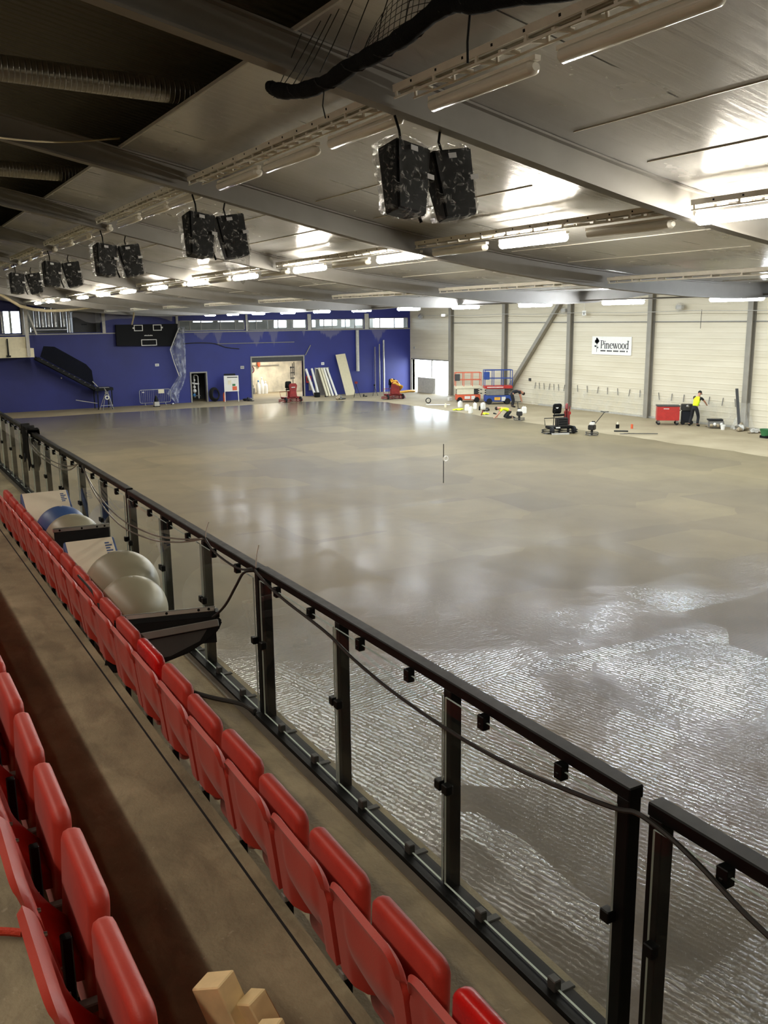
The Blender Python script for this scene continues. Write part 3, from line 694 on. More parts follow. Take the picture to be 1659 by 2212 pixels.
# white-topped slabs leaning across the gap
pad_mat((1.75, 11.12, 3.34), .54, .50, .12, (0, R(-55), R(-90)), 'white-topped foam slab with blue sides beyond the blue ball')
pad_mat((1.67, 8.36, 3.37), .46, .40, .09, (0, R(-50), R(-90)), 'white foam slab with blue print between the two pairs of balls')
def folded_table(loc, rz, tilt, label, L=.62, flap=True):
    t = thing('folded_table', label, 'table', loc, rot=(R(tilt), 0, rz))
    MB().bb((-L / 2, -.02, 0), (L / 2, .02, .035)).build('edge_rail', M['alu'], t, bevel=.004, seg=1)
    MB().bb((-L / 2 + .01, -.015, -.22), (L / 2 - .01, .015, .0)).build('tabletop', M['black_matt'], t, smooth=False)
    for x in (-L / 2 + .06, 0, L / 2 - .12, L / 2 - .05): MB().lathe([(.010, -.023), (.010, -.02)], axis='y', n=8).build('bolt', M['black'], t, loc=(x, 0, .018))
    if flap:
        MB().prism([(-L / 2 - .02, -.02), (L / 2, -.03), (L / 2 + .03, -.07), (L / 2, -.13), (L * .36, -.20), (L * .18, -.265), (-.04, -.31), (-L * .3, -.335), (-L / 2 - .04, -.34), (-L / 2 - .10, -.30)], -.10, -.07, 'y').build('flap', M['black'], t, bevel=.008, fix=True)
        MB().bar((-L / 2 + .04, -.115, -.125), (L / 2 + .0, -.115, -.075), .025, .05).build('flap_rail', M['mid_grey'], t, bevel=.004, seg=1)
        MB().prism([(-L / 2 + .05, -.16), (L * .38, -.115), (L * .30, -.19), (0, -.27), (-L / 2 + .05, -.29)], -.104, -.098, 'y').build('liner', M['dark_grey'], t, fix=True)
        for x in (-L / 2, L / 2): MB().bar((x, 0, .0), (x, -.11, -.02), .025, .04).build('hinge_arm', M['black'], t, smooth=False)
    return t
folded_table((1.66, 5.98, 3.50), R(-12), -14, 'dark folded table with a metal edge propped between front seats and barrier', .68)
folded_table((1.66, 8.72, 3.58), R(-4), 0, 'dark table edge with metal strip sticking up behind the white foam slab with print', .52, False)
# timber offcuts at the bottom edge
def plank(a, b, w, h, label, up):
    o = MB().bar((0, 0, 0), Vector(b) - Vector(a), w, h, up=up).build('timber', [M['wood']], loc=a, bevel=.004, seg=1, fix=True); return tag(o, label, 'timber')
plank((.80, 2.16, 3.25), (.70, 2.28, 3.60), .11, .08, 'pale sawn timber block standing on end at the bottom edge, leftmost', (1, .8, .3))
plank((.90, 2.07, 3.25), (.785, 2.20, 3.565), .07, .07, 'pale timber offcut standing close right of the left block', (1, .5, .3))
plank((.87, 1.93, 3.25), (.775, 2.05, 3.585), .08, .06, 'pale timber block just showing at the bottom edge, right of the other blocks', (1, .8, .3))
cable('rope', [(-.3, 2.95, 3.66), (0, 2.85, 3.655), (.17, 2.76, 3.655), (.24, 2.71, 3.655)], .013, 'orange-red rope tied to the second row seats at the left edge', 'rope', 'rope_red')
# ------------------------------------------------------------------ hanging things
def speaker(x, y, ztop, lean, yawz, mat, label, bagtail=0):
    t = thing('loudspeaker', label, 'loudspeaker', (x, y, ztop), rot=(R(-8), R(lean), R(yawz)), group='bagged loudspeakers hanging under the left cable tray')
    w0, w1, d0, d1, h = .25, .21, .17, .12, .66
    vs = []
    for z, w, d_ in ((0, w0, d0), (-h, w1, d1)): vs += [(-w, -d_, z), (w, -d_, z), (w * .7, d_, z), (-w * .7, d_, z)]
    MB().add(vs, [(0, 1, 2, 3), (7, 6, 5, 4), (0, 4, 5, 1), (1, 5, 6, 2), (2, 6, 7, 3), (3, 7, 4, 0)]).build('cabinet', M['black'], t, bevel=.015, seg=2, fix=True)
    MB().add([(-w0 + .02, -d0 - .006, -.02), (w0 - .02, -d0 - .006, -.02), (w1 - .02, -d1 - .006, -h + .02), (-w1 + .02, -d1 - .006, -h + .02)], [(0, 1, 2, 3)]).build('grille', M['black_matt'], t, solid=.004, fix=True)
    def bag(u, v):
        a = 2 * math.pi * u; k = v
        ca, sa = math.cos(a), math.sin(a); q = (abs(ca)**4 + abs(sa)**4) ** -.25
        W = .285 + (.235 - .285) * k; Dp = .20 + (.155 - .20) * k
        z = .05 - .76 * k; s = 1
        if v < .07: s = .35 + .65 * v / .07; z = .10 - .9 * v
        if v > .93: s = 1 - .9 * ((v - .93) / .07)
        if bagtail and v > .8: s *= 1 - .6 * (v - .8) / .2; z -= bagtail * ((v - .8) / .2)
        n = 1 + .07 * math.sin(a * 5 + v * 17) * math.sin(v * 23 + a * 2) + .045 * math.sin(a * 9 - v * 31)
        return (W * ca * q * s * n + (.06 * bagtail * max(0, v - .8) * 5), Dp * sa * q * s * n, z)
    MB().grid(bag, 36, 26).build('plastic_bag', M['film'], t, angle=50)
    for q in (-.1, .13): MB().bb((q, -d0 - .05, -.2 - q), (q + .1, -d0 - .046, -.15 - q)).build('tape', M['tape'], t, smooth=False)
    top = tz(x) - ztop - .205
    MB().tube([(0, 0, 0), (.0, .02, top * .55), (-.05 * lean / 8, .04, top)], .014, 6).build('strap', M['black'], t)
    return t
SP = ['nearest', 'second nearest', 'third', 'fourth', 'farthest']
for k, y in enumerate((8.25, 14.6, 20.95, 27.3, 33.65)):
    ya = y - .05
    speaker(4.93, ya, 7.17 if k else 7.18, 6, 16, None, 'left black loudspeaker in clear plastic, %s hanging pair' % SP[k])
    speaker(5.44 if k else 5.45, ya + .05, 7.17, -9, 4, None, 'right black loudspeaker in clear plastic, %s hanging pair' % SP[k], .38 if k == 1 else 0)
    cable('cable', [(4.97, ya + .22, 7.16), (5.10, ya + .24, 7.13), (5.22, ya + .24, 6.95), (5.24, ya + .24, 6.7), (5.3, ya + .22, 6.5)], .018, 'black cable looping between the two loudspeakers of the %s hanging pair' % SP[k], 'cable', 'black')
# rolled black safety net near the camera
RN = [(3.70, 8.62, 7.72), (3.70, 8.45, 7.64), (3.70, 8.0, 7.53), (3.7, 7.42, 7.475), (3.7, 6.92, 7.50), (3.7, 6.45, 7.50), (3.7, 6.06, 7.52), (3.72, 5.6, 7.585), (3.74, 5.3, 7.52), (3.76, 4.73, 7.42), (3.8, 4.0, 7.3), (3.8, 3.0, 7.3)]
net = thing('safety_net', 'rolled black safety net slung under the roof at the top of the photo', 'net', (0, 0, 0))
P = [Vector(p) for p in RN]; o_ = []
for i in range(len(P) - 1):
    p0, p1, p2, p3 = P[max(i - 1, 0)], P[i], P[i + 1], P[min(i + 2, len(P) - 1)]
    for k in range(8):
        u = k / 8; o_.append(.5 * ((2 * p1) + (p2 - p0) * u + (2 * p0 - 5 * p1 + 4 * p2 - p3) * u * u + (3 * p1 - p0 - 3 * p2 + p3) * u**3))
rs = [.025 + .042 * min(1, i / 6) + .006 * math.sin(i * .7) + .003 * math.sin(i * 2.1) for i in range(len(o_))]
MB().tube(o_, rs, 14).build('roll', M['net_black'], net, angle=80)
sm_ = MB()
MB().tube([p + Vector((.066 * math.cos(i * .8), 0, .066 * math.sin(i * .8))) for i, p in enumerate(o_[4:])], .007, 5).build('lashing', M['black_matt'], net)
# loose mesh above the roll
g = MB()
def npt(u, v):
    y = 6.75 - 1.45 * u; zb = 7.54 + .02 * math.sin(u * 5)
    zt = zb + .04 + .25 * math.sin(math.pi * min(1, u * 1.05 + .05)) ** .7
    return Vector((3.70 + .05 * v, y, zb + (zt - zb) * v))
for i in range(19): g.tube([npt(i / 18, j / 5) for j in range(6)], .0028, 4, cap=False)
for j in range(7): g.tube([npt(i / 18, j / 6) for i in range(19)], .0028, 4, cap=False)
o = g.build('loose_mesh', M['black_matt'], net); o['kind'] = 'stuff'
for i, (y, y2) in enumerate(((8.5, 8.1), (8.45, 7.7), (8.1, 7.5), (7.9, 7.35), (7.5, 7.1), (7.0, 6.75), (6.5, 6.4), (6.1, 6.0), (5.7, 5.85), (5.3, 5.4))):
    MB().tube([(3.7, y, 7.58), (3.74, (y + y2) / 2 + .05, 7.74), (3.82, y2, tz(3.8) + .12)], .0045, 5).build('cord', M['black_matt'], net)
tag(MB().tube([(3.7, 7.42, 7.44), (3.69, 7.44, 7.30), (3.71, 7.43, 7.2)], .006, 5).build('cord', M['black']), 'short cord end dangling below the black net roll', 'cord')
tag(MB().tube([(3.75, 5.35, 7.46), (3.74, 5.36, 7.30), (3.75, 5.37, 7.17)], .009, 5).build('cord', M['black']), 'longer cord hanging from the black net roll beside the near tray', 'cord')
# spiral ducts in the open roof bay
for y, x0, x1, n in ((11.9, -6, 4.6, 'large silver spiral duct in the dark roof opening, nearest'), (19.1, -6, 4.6, 'silver spiral duct in the dark roof opening, second one back')):
    m = MB(); k = 60
    m.tube([(x0 + (x1 - x0) * i / k, y, 8.42 - .02 * (x0 + (x1 - x0) * i / k)) for i in range(k + 1)], .145, 24)
    tag(m.build('air_duct', M['spiral_duct'], angle=60), n, 'duct')
cable('rope', [(-2, 10.6, 7.9), (0.5, 12, 7.75), (2.4, 13.5, 7.9), (3.75, 14.4, 8.2)], .012, 'thin pale rope strung across the dark roof opening', 'rope', 'net_cream')
# pale gathered net along the far left and grey net film over the blue wall
swag = thing('divider_net', 'pale gathered net hanging in a swag across the far left below the roof', 'net')
P = [(6.2, 58, 7.5), (7.55, 58, 7.24), (8.6, 58, 6.55), (9.3, 58, 6.36), (10.05, 58, 6.27), (11.0, 58, 6.28), (11.93, 58, 6.36), (13.05, 58, 6.50), (14.5, 58, 6.45), (15.3, 58, 6.37), (18.7, 58, 6.30)]
MB().tube(P, [.09] * 5 + [.08, .06, .05, .04, .03, .02], 8).build('gathered_edge', M['net_cream'], swag)
def drape(u, v):
    x = 9.2 + 9.4 * u; zt = 6.36 - .1 * math.sin(u * 6); low = .35 + .45 * abs(math.sin(u * 7.5 + .6)) + .15 * math.sin(u * 19)
    return (x, 60.9 + .12 * math.sin(u * 30 + v * 3), zt - low * v)
MB().grid(drape, 60, 8).build('drape', M['net_haze'], swag)
MB().tube([(15.3, 58, 6.35), (15.5, 59, 5.9), (15.62, 60, 5.42)], .05, 7).build('tail', M['net_cream'], swag)
# scoreboard
sb = thing('scoreboard', 'black scoreboard panel with white outlined score boxes on the blue wall', 'scoreboard', (17.0, D - .22, 4.68))
MB().prism([(-2.06, .72), (2.16, .74), (2.10, .1), (1.78, -.74), (-2.06, -.66)], -.1, .12, 'y').build('panel', M['scoreboard'], sb, fix=True, bevel=.02)
def outline(name, x0, x1, z0, z1, w):
    m = MB()
    for a, b in (((x0, z0), (x1, z0 + w)), ((x0, z1 - w), (x1, z1)), ((x0, z0 + w), (x0 + w, z1 - w)), ((x1 - w, z0 + w), (x1, z1 - w))): m.bb((a[0], -.125, a[1]), (b[0], -.10, b[1]))
    return m.build(name, M['white_line'], sb, smooth=False)
outline('score_box', -.86, -.27, .29, .69, .045); outline('score_box', .42, 1.0, .30, .70, .045); outline('time_box', -.43, .62, -.68, -.27, .045)
MB().bb((-.95, -.125, .44), (-.86, -.10, .54)).build('arrow', M['white_line'], sb, smooth=False); MB().bb((1.0, -.125, .45), (1.09, -.10, .55)).build('arrow', M['white_line'], sb, smooth=False)
m = MB()
for i in range(7): m.bb((-.20 + .083 * i, -.125, -.04), (-.20 + .083 * i + .06, -.115, .01 + .015 * (i % 2)))
m.build('lettering', M['white_line'], sb, smooth=False)
# plant-bay ducts above the blue wall on the left
def vduct(x, z0, z1, r, label, y=63.2):
    m = MB()
    n = int((z1 - z0) / .09); m.lathe([(r * (1.03 if i % 3 == 0 else 1), z0 + (z1 - z0) * i / n) for i in range(n + 1)], (x, y, 0), 18)
    tag(m.build('plant_duct', M['galv'], angle=60), label, 'duct', 'silver ducts in the plant bay')
for i, (x, z0, r) in enumerate(((10.25, 5.30, .11), (10.62, 5.30, .15), (11.0, 5.30, .14), (11.42, 5.30, .18), (11.95, 5.30, .15), (12.3, 4.93, .12))):
    vduct(x, z0, 6.75, r, 'upright silver duct in the wall opening, %s from the left of the cluster' % ORD[i])
vduct(7.55, 4.6, 6.6, .22, 'upright silver duct at the far left edge of the wall opening'); vduct(8.15, 4.6, 6.6, .16, 'slimmer silver duct beside the far left one, next to the bright window')
tag(MB().cyl((9.85, 63.0, 5.13), (12.1, 63.0, 5.13), .15, 20).build('plant_duct', M['galv']), 'silver duct lying level under the upright ducts', 'duct')
t = thing('air_handler', 'dark cabinet in the plant bay right of the silver ducts', 'cabinet', (13.3, 63.6, 4.5))
MB().bb((-.75, -.4, 0), (.75, .4, 1.75)).build('body', M['dark_grey'], t, bevel=.05); MB().bb((-.2, -.43, .9), (.15, -.4, .98)).build('handle', M['black'], t, smooth=False)
# balcony, posts, stair on the far left
b = MB().bb((5.5, 59.9, 3.5), (9.42, D, 3.65)).bb((5.5, 59.85, 3.5), (9.42, 59.95, 4.05)).bb((9.36, 59.9, 3.5), (9.45, D, 4.05)); struct(b.build('balcony', M['cream'], smooth=False))
o = MB().bb((5.5, 59.96, 4.05), (9.2, 60.0, 4.75)).build('trim_8', M['cream'], smooth=False); struct(o)
bp = MB().bb((9.02, 59.75, 3.55), (9.22, 59.92, 6.9)).build('balcony_post', M['light_grey'], smooth=False); struct(bp)
struct(MB().bar((9.3, 60.2, 6.3), (9.75, 60.3, 4.85), .1, .1).build('balcony_brace', M['light_grey'], smooth=False))
for x in (7.95,):
    t = thing('stage_bracket', 'dark upright bracket fixed to the beige balcony front', 'bracket', (x, 59.78, 3.55))
    MB().bb((-.04, -.03, 0), (.04, .05, 1.1)).build('upright', M['black'], t, smooth=False); MB().bb((-.12, -.05, 0), (.12, .05, .1)).build('foot', M['black'], t, smooth=False)
st = thing('staircase', 'dark metal stair with solid mesh side running down the blue wall', 'stair', (0, 0, 0))
def sx_(u): return (9.7 + 3.45 * u, 3.45 - 2.1 * u)
MB().bar((9.7, 60.4, 3.40), (13.15, 60.4, 1.32), .05, .22).build('stringer', M['black'], st, smooth=False)
MB().bar((9.7, 61.5, 3.40), (13.15, 61.5, 1.32), .05, .22).build('stringer', M['black'], st, smooth=False)
for i in range(11):
    x, z = sx_((i + .5) / 11); MB().bb((x - .14, 60.42, z - .03), (x + .14, 61.48, z)).bb((x + .05, 60.37, z - .04), (x + .14, 60.42, z - .01)).build('tread', M['mid_grey'], st, smooth=False)
MB().prism([(9.85, 3.5), (13.0, 1.55), (12.92, 2.55), (12.6, 2.95), (10.75, 4.1), (10.1, 4.15)], 60.30, 60.33, 'y').build('balustrade', M['mesh_dark'], st, fix=True, smooth=False)
MB().bb((13.05, 60.3, 1.22), (14.2, 61.6, 1.40)).build('landing', M['black'], st, smooth=False)
for x in (13.2, 14.1):
    for y in (60.4, 61.5): MB().bb((x - .03, y - .03, 0), (x + .03, y + .03, 1.25)).build('leg', M['black'], st, smooth=False)
MB().bar((12.9, 60.25, 1.85), (13.2, 60.25, 1.5), .16, .04).build('gusset', M['light_grey'], st, smooth=False)
MB().bb((13.3, 60.28, 1.40), (13.95, 60.6, 1.44)).build('plate', M['mid_grey'], st, smooth=False)
t = thing('trestle', 'silver A-frame trestle with a white ring at the end of the stair landing', 'trestle', (13.62, 59.95, 0))
for x, xt in ((-.45, .02), (-.28, .0), (.28, .12), (.45, .14)): MB().bar((x, -.12 if abs(x) < .3 else .12, 0), (xt - .02, 0, 1.15), .035, .035).build('leg', M['alu'], t, smooth=False)
MB().bb((-.06, -.05, 1.0), (.16, .05, 1.18)).bar((.04, 0, 1.15), (-.08, 0, 1.40), .14, .05).build('head', M['mid_grey'], t, smooth=False)
MB().bar((-.38, -.1, .3), (.38, -.1, .3), .03).build('cross_bar', M['alu'], t, smooth=False)
MB().tube([(.03 + .11 * math.cos(a * .393), -.12, .80 + .11 * math.sin(a * .393)) for a in range(16)], .035, 6, closed=True).build('ring', M['white_plastic'], t)
tag(MB().bar((11.9, 60.9, .66), (13.2, 60.5, .40), .04).build('pole', M['light_grey'], smooth=False), 'thin pale pole leaning low beside the silver trestle', 'pole')
# wall signs
def wsign(x, z, w, h, mat, label, marks=0):
    t = thing('wall_sign', label, 'sign', (x, D - .015, z)); MB().bb((-w / 2, -.01, -h / 2), (w / 2, .01, h / 2)).build('plate', M[mat], t, smooth=False)
    if marks:
        m = MB()
        for i in range(2): m.bb((-w * .32 + i * w * .36, -.014, -h * .25), (-w * .32 + i * w * .36 + w * .22, -.011, h * .25))
        m.build('symbol', M['mid_grey'], t, smooth=False)
wsign(17.63, 2.68, .26, .17, 'white_plastic', 'small white sign on the blue wall above the crowd barrier', 1); wsign(23.78, 2.30, .27, .21, 'light_grey', 'small pale sign on the blue wall left of the big roller opening', 1)
wsign(30.19, 2.36, .24, .19, 'white_plastic', 'small white sign above the grey door', 1); wsign(11.3, 2.05, .08, .08, 'white_plastic', 'tiny white plate alone on the blue wall below the stair')
cable('cable', [(19.4, D - .05, 4.05), (20.6, D - .06, 4.1), (21.8, D - .06, 4.02), (22.6, D - .05, 3.75), (23.6, D - .05, 3.62)], .03, 'dark cable sagging along the blue wall right of the scoreboard', 'cable')
tag(MB().bb((22.0, D - .06, 3.98), (27.9, D - .02, 4.03)).build('rail', M['mid_grey'], smooth=False), 'thin grey rail across the blue wall above the roller opening', 'rail')
tag(MB().bar((28.75, D - .05, 3.02), (29.2, D - .05, 3.75), .06).build('bracket', M['mid_grey'], smooth=False), 'slanted grey strut at the top right of the roller opening', 'bracket')
# clear sheet hanging from the wall onto the barrier
def sheet(u, v):
    P = [(5.2, 19.1, 19.5), (4.4, 18.75, 19.5), (3.7, 18.45, 19.52), (2.9, 18.65, 19.5), (1.9, 18.95, 19.45), (1.2, 18.4, 19.2), (.75, 18.0, 18.95), (.08, 18.55, 18.85)]
    k = v * (len(P) - 1); i = min(int(k), len(P) - 2); q = k - i
    z, a, b = [P[i][j] + (P[i + 1][j] - P[i][j]) * q for j in range(3)]
    return (a + (b - a) * u, 61.35 + .10 * math.sin(u * 11 + v * 4) + .06 * math.sin(u * 23 - v * 9), z)
sh = thing('plastic_sheet', 'long clear plastic sheet hanging down the blue wall onto the crowd barrier', 'sheet')
MB().grid(sheet, 24, 44).build('sheet', M['film_heavy'], sh, angle=70)
MB().tube([(19.1, 61.3, 5.1), (18.75, 61.28, 4.4), (18.42, 61.27, 3.7), (18.62, 61.27, 2.9), (18.95, 61.3, 1.9)], .025, 6).build('hem', M['white'], sh)
# crowd barrier with a white board on it
t = thing('crowd_barrier', 'low silver crowd barrier with upright bars in front of the blue wall', 'barrier', (17.2, 61.3, 0))
ring = [(1.05 * sx if abs(sx) < 1 else sx * 1.05, z) for sx, z in ()]
pts = []
for cx_, cz, a0 in ((.93, .95, 0), (-.93, .95, 90), (-.93, .30, 180), (.93, .30, 270)):
    for k in range(5): a = R(a0 + 22.5 * k); pts.append((cx_ + .12 * math.cos(a), 0, cz + .12 * math.sin(a)))
MB().tube(pts, .022, 7, closed=True).build('frame', M['alu'], t)
for i in range(15): MB().cyl((-.91 + .13 * i, 0, .19), (-.91 + .13 * i, 0, 1.06), .009, 6).build('bar', M['alu'], t)
for x in (-.7, .7): MB().bb((x - .02, -.2, 0), (x + .02, .2, .03)).bb((x - .02, -.02, .03), (x + .02, .02, .2)).build('foot', M['alu'], t, smooth=False)
MB().bb((.22, -.05, .80), (.62, -.02, 1.08)).build('notice', M['cream'], t, smooth=False); MB().bb((-.88, -.04, .88), (-.74, -.02, .95)).build('tag', M['white'], t, smooth=False)
t = thing('generator', 'small dark machine with pale base standing before the crowd barrier', 'machine', (16.95, 60.2, 0))
MB().bb((-.17, -.15, .04), (.17, .15, .34)).build('body', M['light_grey'], t, bevel=.02); MB().bb((-.19, -.17, 0), (.19, .17, .05)).build('base', M['black'], t, smooth=False)
MB().lathe([(.14, .34), (.13, .5), (.06, .66), (.04, .74)]).build('filler', M['black'], t)
def heap(loc, s, n, label, mats, seed, cat='rubbish'):
    r_ = random.Random(seed); t = thing('rubbish_heap', label, cat, loc)
    for i in range(n):
        a, d_ = r_.uniform(0, 6.28), r_.uniform(0, s[0]); w = r_.uniform(.5, 1.1) * s[1]
        z = s[2] * r_.uniform(.25, .8) * (1 - .55 * d_ / s[0]); m = MB().ball((0, 0, 0), 1, 9, 6)
        m.v = [(x * w * (1 + .3 * math.sin(5 * y + i)), y * w * .8 * (1 + .3 * math.sin(4 * z_ + i)), z_ * z) for x, y, z_ in m.v]
        m.build('rag' if i % 2 else 'sack', M[mats[i % len(mats)]], t, loc=(d_ * math.cos(a) * math.cos(0), d_ * math.sin(a) * .8, z * .95), rz=a)
    return t
heap((18.3, 60.9, 0), (.35, .16, .1), 4, 'flat scraps on the floor right of the crowd barrier', ['debris', 'white', 'dark_grey'], 3)
heap((23.6, 60.6, 0), (.45, .2, .2), 6, 'dark heap on the floor between notice board and roller opening', ['black_matt', 'dark_grey', 'cloth_black'], 4)
heap((29.42, 57.75, 0), (.36, .2, .26), 7, 'brown heap of sacking on the floor below the leaning tubes', ['debris', 'screed', 'dark_grey'], 5)
heap((26.4, 60.4, 0), (.3, .12, .08), 3, 'small scraps on the floor before the roller opening', ['debris', 'screed'], 6)
# clutter in the dark closet
t = thing('pipe_rack', 'white pipes and valves seen in the dark narrow doorway', 'pipework', (20.45, 62.6, 0))
MB().tube([(.25, 0, .2), (.25, 0, 1.75), (.15, 0, 1.85), (-.05, 0, 1.85)], .035, 8).build('pipe', M['white_plastic'], t)
MB().tube([(-.2, 0, 1.3), (0, 0, 1.25), (.3, 0, 1.22)], .05, 8).build('valve_arm', M['white_plastic'], t)
MB().cyl((-.05, 0, .3), (-.05, 0, 1.8), .05, 10).build('riser', M['light_grey'], t)
for z, r in ((.75, .14), (1.02, .10), (1.5, .07), (.45, .12)): MB().ball((-.08 + .04 * math.sin(z * 9), -.06, z), r, 12, 8).build('valve', M['white_plastic'] if z > .5 else M['sky_blue'], t)
MB().bb((-.3, -.05, .38), (.35, 0, .42)).build('shelf', M['mid_grey'], t, smooth=False)
# hose coil, notice board
m = MB()
for k in range(7): m.tube([(.34 * (1 - .04 * k) * math.cos(a * .2618) , -.05 * k + .03 * math.sin(a), .5 + (.46 - .02 * k) * math.sin(a * .2618)) for a in range(24)], .05, 6, closed=True)
tag(m.build('hose_coil', M['black_matt'], loc=(21.5, 61.55, .01), rot=(R(-8), 0, 0)), 'black coil of hose leaning on the blue wall beside the notice board', 'hose')
t = thing('notice_board', 'white freestanding notice board with an orange sheet left of the roller opening', 'board', (22.5, 60.75, 0), rz=R(-12))
for x in (-.5, .45): MB().bar((x, 0, 0), (x * .95, .06, 1.8), .05).build('leg', M['white'], t, smooth=False)
MB().bb((-.52, .0, .72), (.5, .04, 1.82)).build('panel', M['white'], t, smooth=False)
MB().bb((.05, -.015, .80), (.36, .0, 1.07)).build('orange_sheet', M['orange'], t, smooth=False); MB().bb((.05, -.015, 1.10), (.26, .0, 1.24)).build('green_sheet', M['green'], t, smooth=False)
MB().bb((-.30, -.015, 1.68), (.42, .0, 1.73)).build('title_strip', M['black'], t, smooth=False); MB().bb((-.25, -.012, 1.2), (-.02, 0, 1.5)).build('paper', M['cream'], t, smooth=False)
MB().bb((-.5, -.03, 1.83), (.3, .2, 1.95)).build('roll_of_netting', M['black_matt'], t, bevel=.03)
tag(MB().lathe([(.09, 0), (.09, .5), (.05, .58), (.03, .64)], n=12).build('fire_extinguisher', M['orange'], loc=(22.12, 61.3, 0)), 'orange-red extinguisher standing behind the notice board leg', 'extinguisher')
# inside the roller door room
t = thing('round_sign', 'round white sign with a red rim just inside the roller opening', 'sign', (24.85, 63.0, 2.05), rot=(R(90), 0, 0))
MB().cyl((0, 0, 0), (0, 0, .02), .26, 28).build('disc', M['white'], t); MB().tube([(.26 * math.cos(a * .2244), .26 * math.sin(a * .2244), .03) for a in range(28)], .03, 6, closed=True).build('rim', M['red'], t); MB().bb((-.14, -.03, .02), (.14, .03, .03)).build('bar', M['mid_grey'], t, smooth=False)
for i, (x, h, mt) in enumerate(((26.7, .9, 'sky_blue'), (27.0, 1.1, 'white_plastic'), (27.3, .8, 'white_plastic'), (26.25, .55, 'mid_grey'))):
    t = thing('gas_cylinder', ['blue topped cylinder in the bright room behind the roller opening', 'tall white drum standing in the middle of the bright room', 'shorter white drum right of the tall one in the bright room', 'small grey can left of the blue topped cylinder'][i], 'cylinder', (x, 66.2, 0))
    MB().lathe([(.15, 0), (.16, .03), (.16, h * .8), (.08, h * .93), (.05, h)], n=14).build('body', M['white_plastic' if i == 0 else mt], t); MB().lathe([(.05, h), (.07, h + .1), (.03, h + .16)], n=10).build('valve', M[mt], t)
tag(MB().bar((25.1, 66.5, 0), (24.8, 67.3, 1.7), .12, .03).build('plank', M['white']), 'pale plank leaning in the left corner of the bright room', 'plank')
tag(MB().tube([(25.2, 67.4, 2.1), (26.5, 67.4, 2.15), (27.6, 67.4, 2.1), (29, 67.4, 2.1)], .03, 6).build('pipe', M['mid_grey']), 'grey pipe along the back wall of the bright room', 'pipe')
tag(MB().ball((0, 0, 0), .2, 12, 8, 0, (.7, .3, 1.3)).build('hose_reel', M['orange'], loc=(27.25, 67.3, 2.25)), 'rusty orange reel on the back wall of the bright room', 'reel')
t = thing('pipe_manifold', 'dark pipes and valves at the right edge of the bright room', 'pipework', (28.3, 63.2, 0))
for x, z0, z1 in ((0, .8, 2.4), (-.15, 1.2, 2.1), (.12, 1.5, 2.5)): MB().cyl((x, 0, z0), (x, 0, z1), .03, 8).build('pipe', M['dark_grey'], t)
for z in (1.3, 1.7, 2.1): MB().cyl((-.2, 0, z), (.15, 0, z), .035, 8).build('cross_pipe', M['dark_grey'], t)
MB().ball((-.15, 0, 2.1), .07, 10, 6).build('valve', M['engine'], t)
# white tubes leaning around the grey door
for i, (x, y, xt, yt, mt) in enumerate(((29.03, 60.85, 28.66, 61.6, 'white'), (29.37, 60.95, 29.2, 61.75, 'white'), (30.05, 60.95, 29.78, 61.75, 'cream'), (30.25, 60.9, 29.98, 61.7, 'cream'), (30.5, 60.9, 30.17, 61.7, 'white'), (30.78, 60.85, 30.42, 61.7, 'white'))):
    tag(MB().cyl((x, y, 0), (xt, yt, 2.03), .085, 14).build('plastic_tube', M[mt]), 'pale tube leaning on the wall by the grey door, %s from the left' % ORD[i], 'tube', 'pale tubes leaning by the grey door')
t = thing('framed_notice', 'small red framed picture panel between the leaning tubes', 'notice', (28.93, 61.75, 1.25)); MB().bb((-.2, -.03, -.25), (.2, .03, .25)).build('frame', M['red'], t, smooth=False); MB().bb((-.15, -.04, -.15), (.15, -.03, .15)).build('print', M['dark_grey'], t, smooth=False)
tag(MB().bb((-.16, -.02, 0), (.16, .02, .62)).build('grey_panel', M['mid_grey'], loc=(28.97, 61.5, .45), smooth=False), 'small grey panel below the red framed notice', 'panel')
tag(MB().bb((-.2, -.15, 0), (.2, .15, .35)).build('bin', M['black'], loc=(28.98, 60.5, 0), bevel=.03), 'black tub at the foot of the leftmost leaning tube', 'tub')
heap((29.7, 60.4, 0), (.35, .13, .08), 4, 'dark scraps on the floor at the foot of the grey door', ['black_matt', 'dark_grey'], 8)
tag(MB().bar((31.9, 60.7, 0), (31.6, 61.72, 3.02), .82, .03, up=(0, -1, .3)).build('board', M['panel_board'], fix=True), 'large beige board leaning on the blue wall right of the tubes', 'board')
def tripod(loc, h, sp, label, head):
    t = thing('tripod', label, 'tripod', loc)
    for a in (90, 210, 330): MB().cyl((sp * math.cos(R(a)), sp * math.sin(R(a)), 0), (0, 0, h * .8), .016, 6).build('leg', M['black'], t)
    MB().cyl((0, 0, h * .72), (0, 0, h * .9), .02, 8).build('column', M['black'], t); MB().bb((-head, -head, h * .86), (head, head, h)).build('head', M['dark_red'] if head > .06 else M['black'], t, bevel=.015)
tripod((31.3, 58.7, 0), 1.14, .33, 'black tripod with a laser head before the beige board', .09); tripod((33.0, 59.0, 0), .85, .25, 'smaller low tripod between the pipes and the red machine', .05)
heap((32.0, 58.7, 0), (.22, .1, .18), 3, 'small dark tools on the floor between the two tripods', ['black_matt', 'engine'], 9)
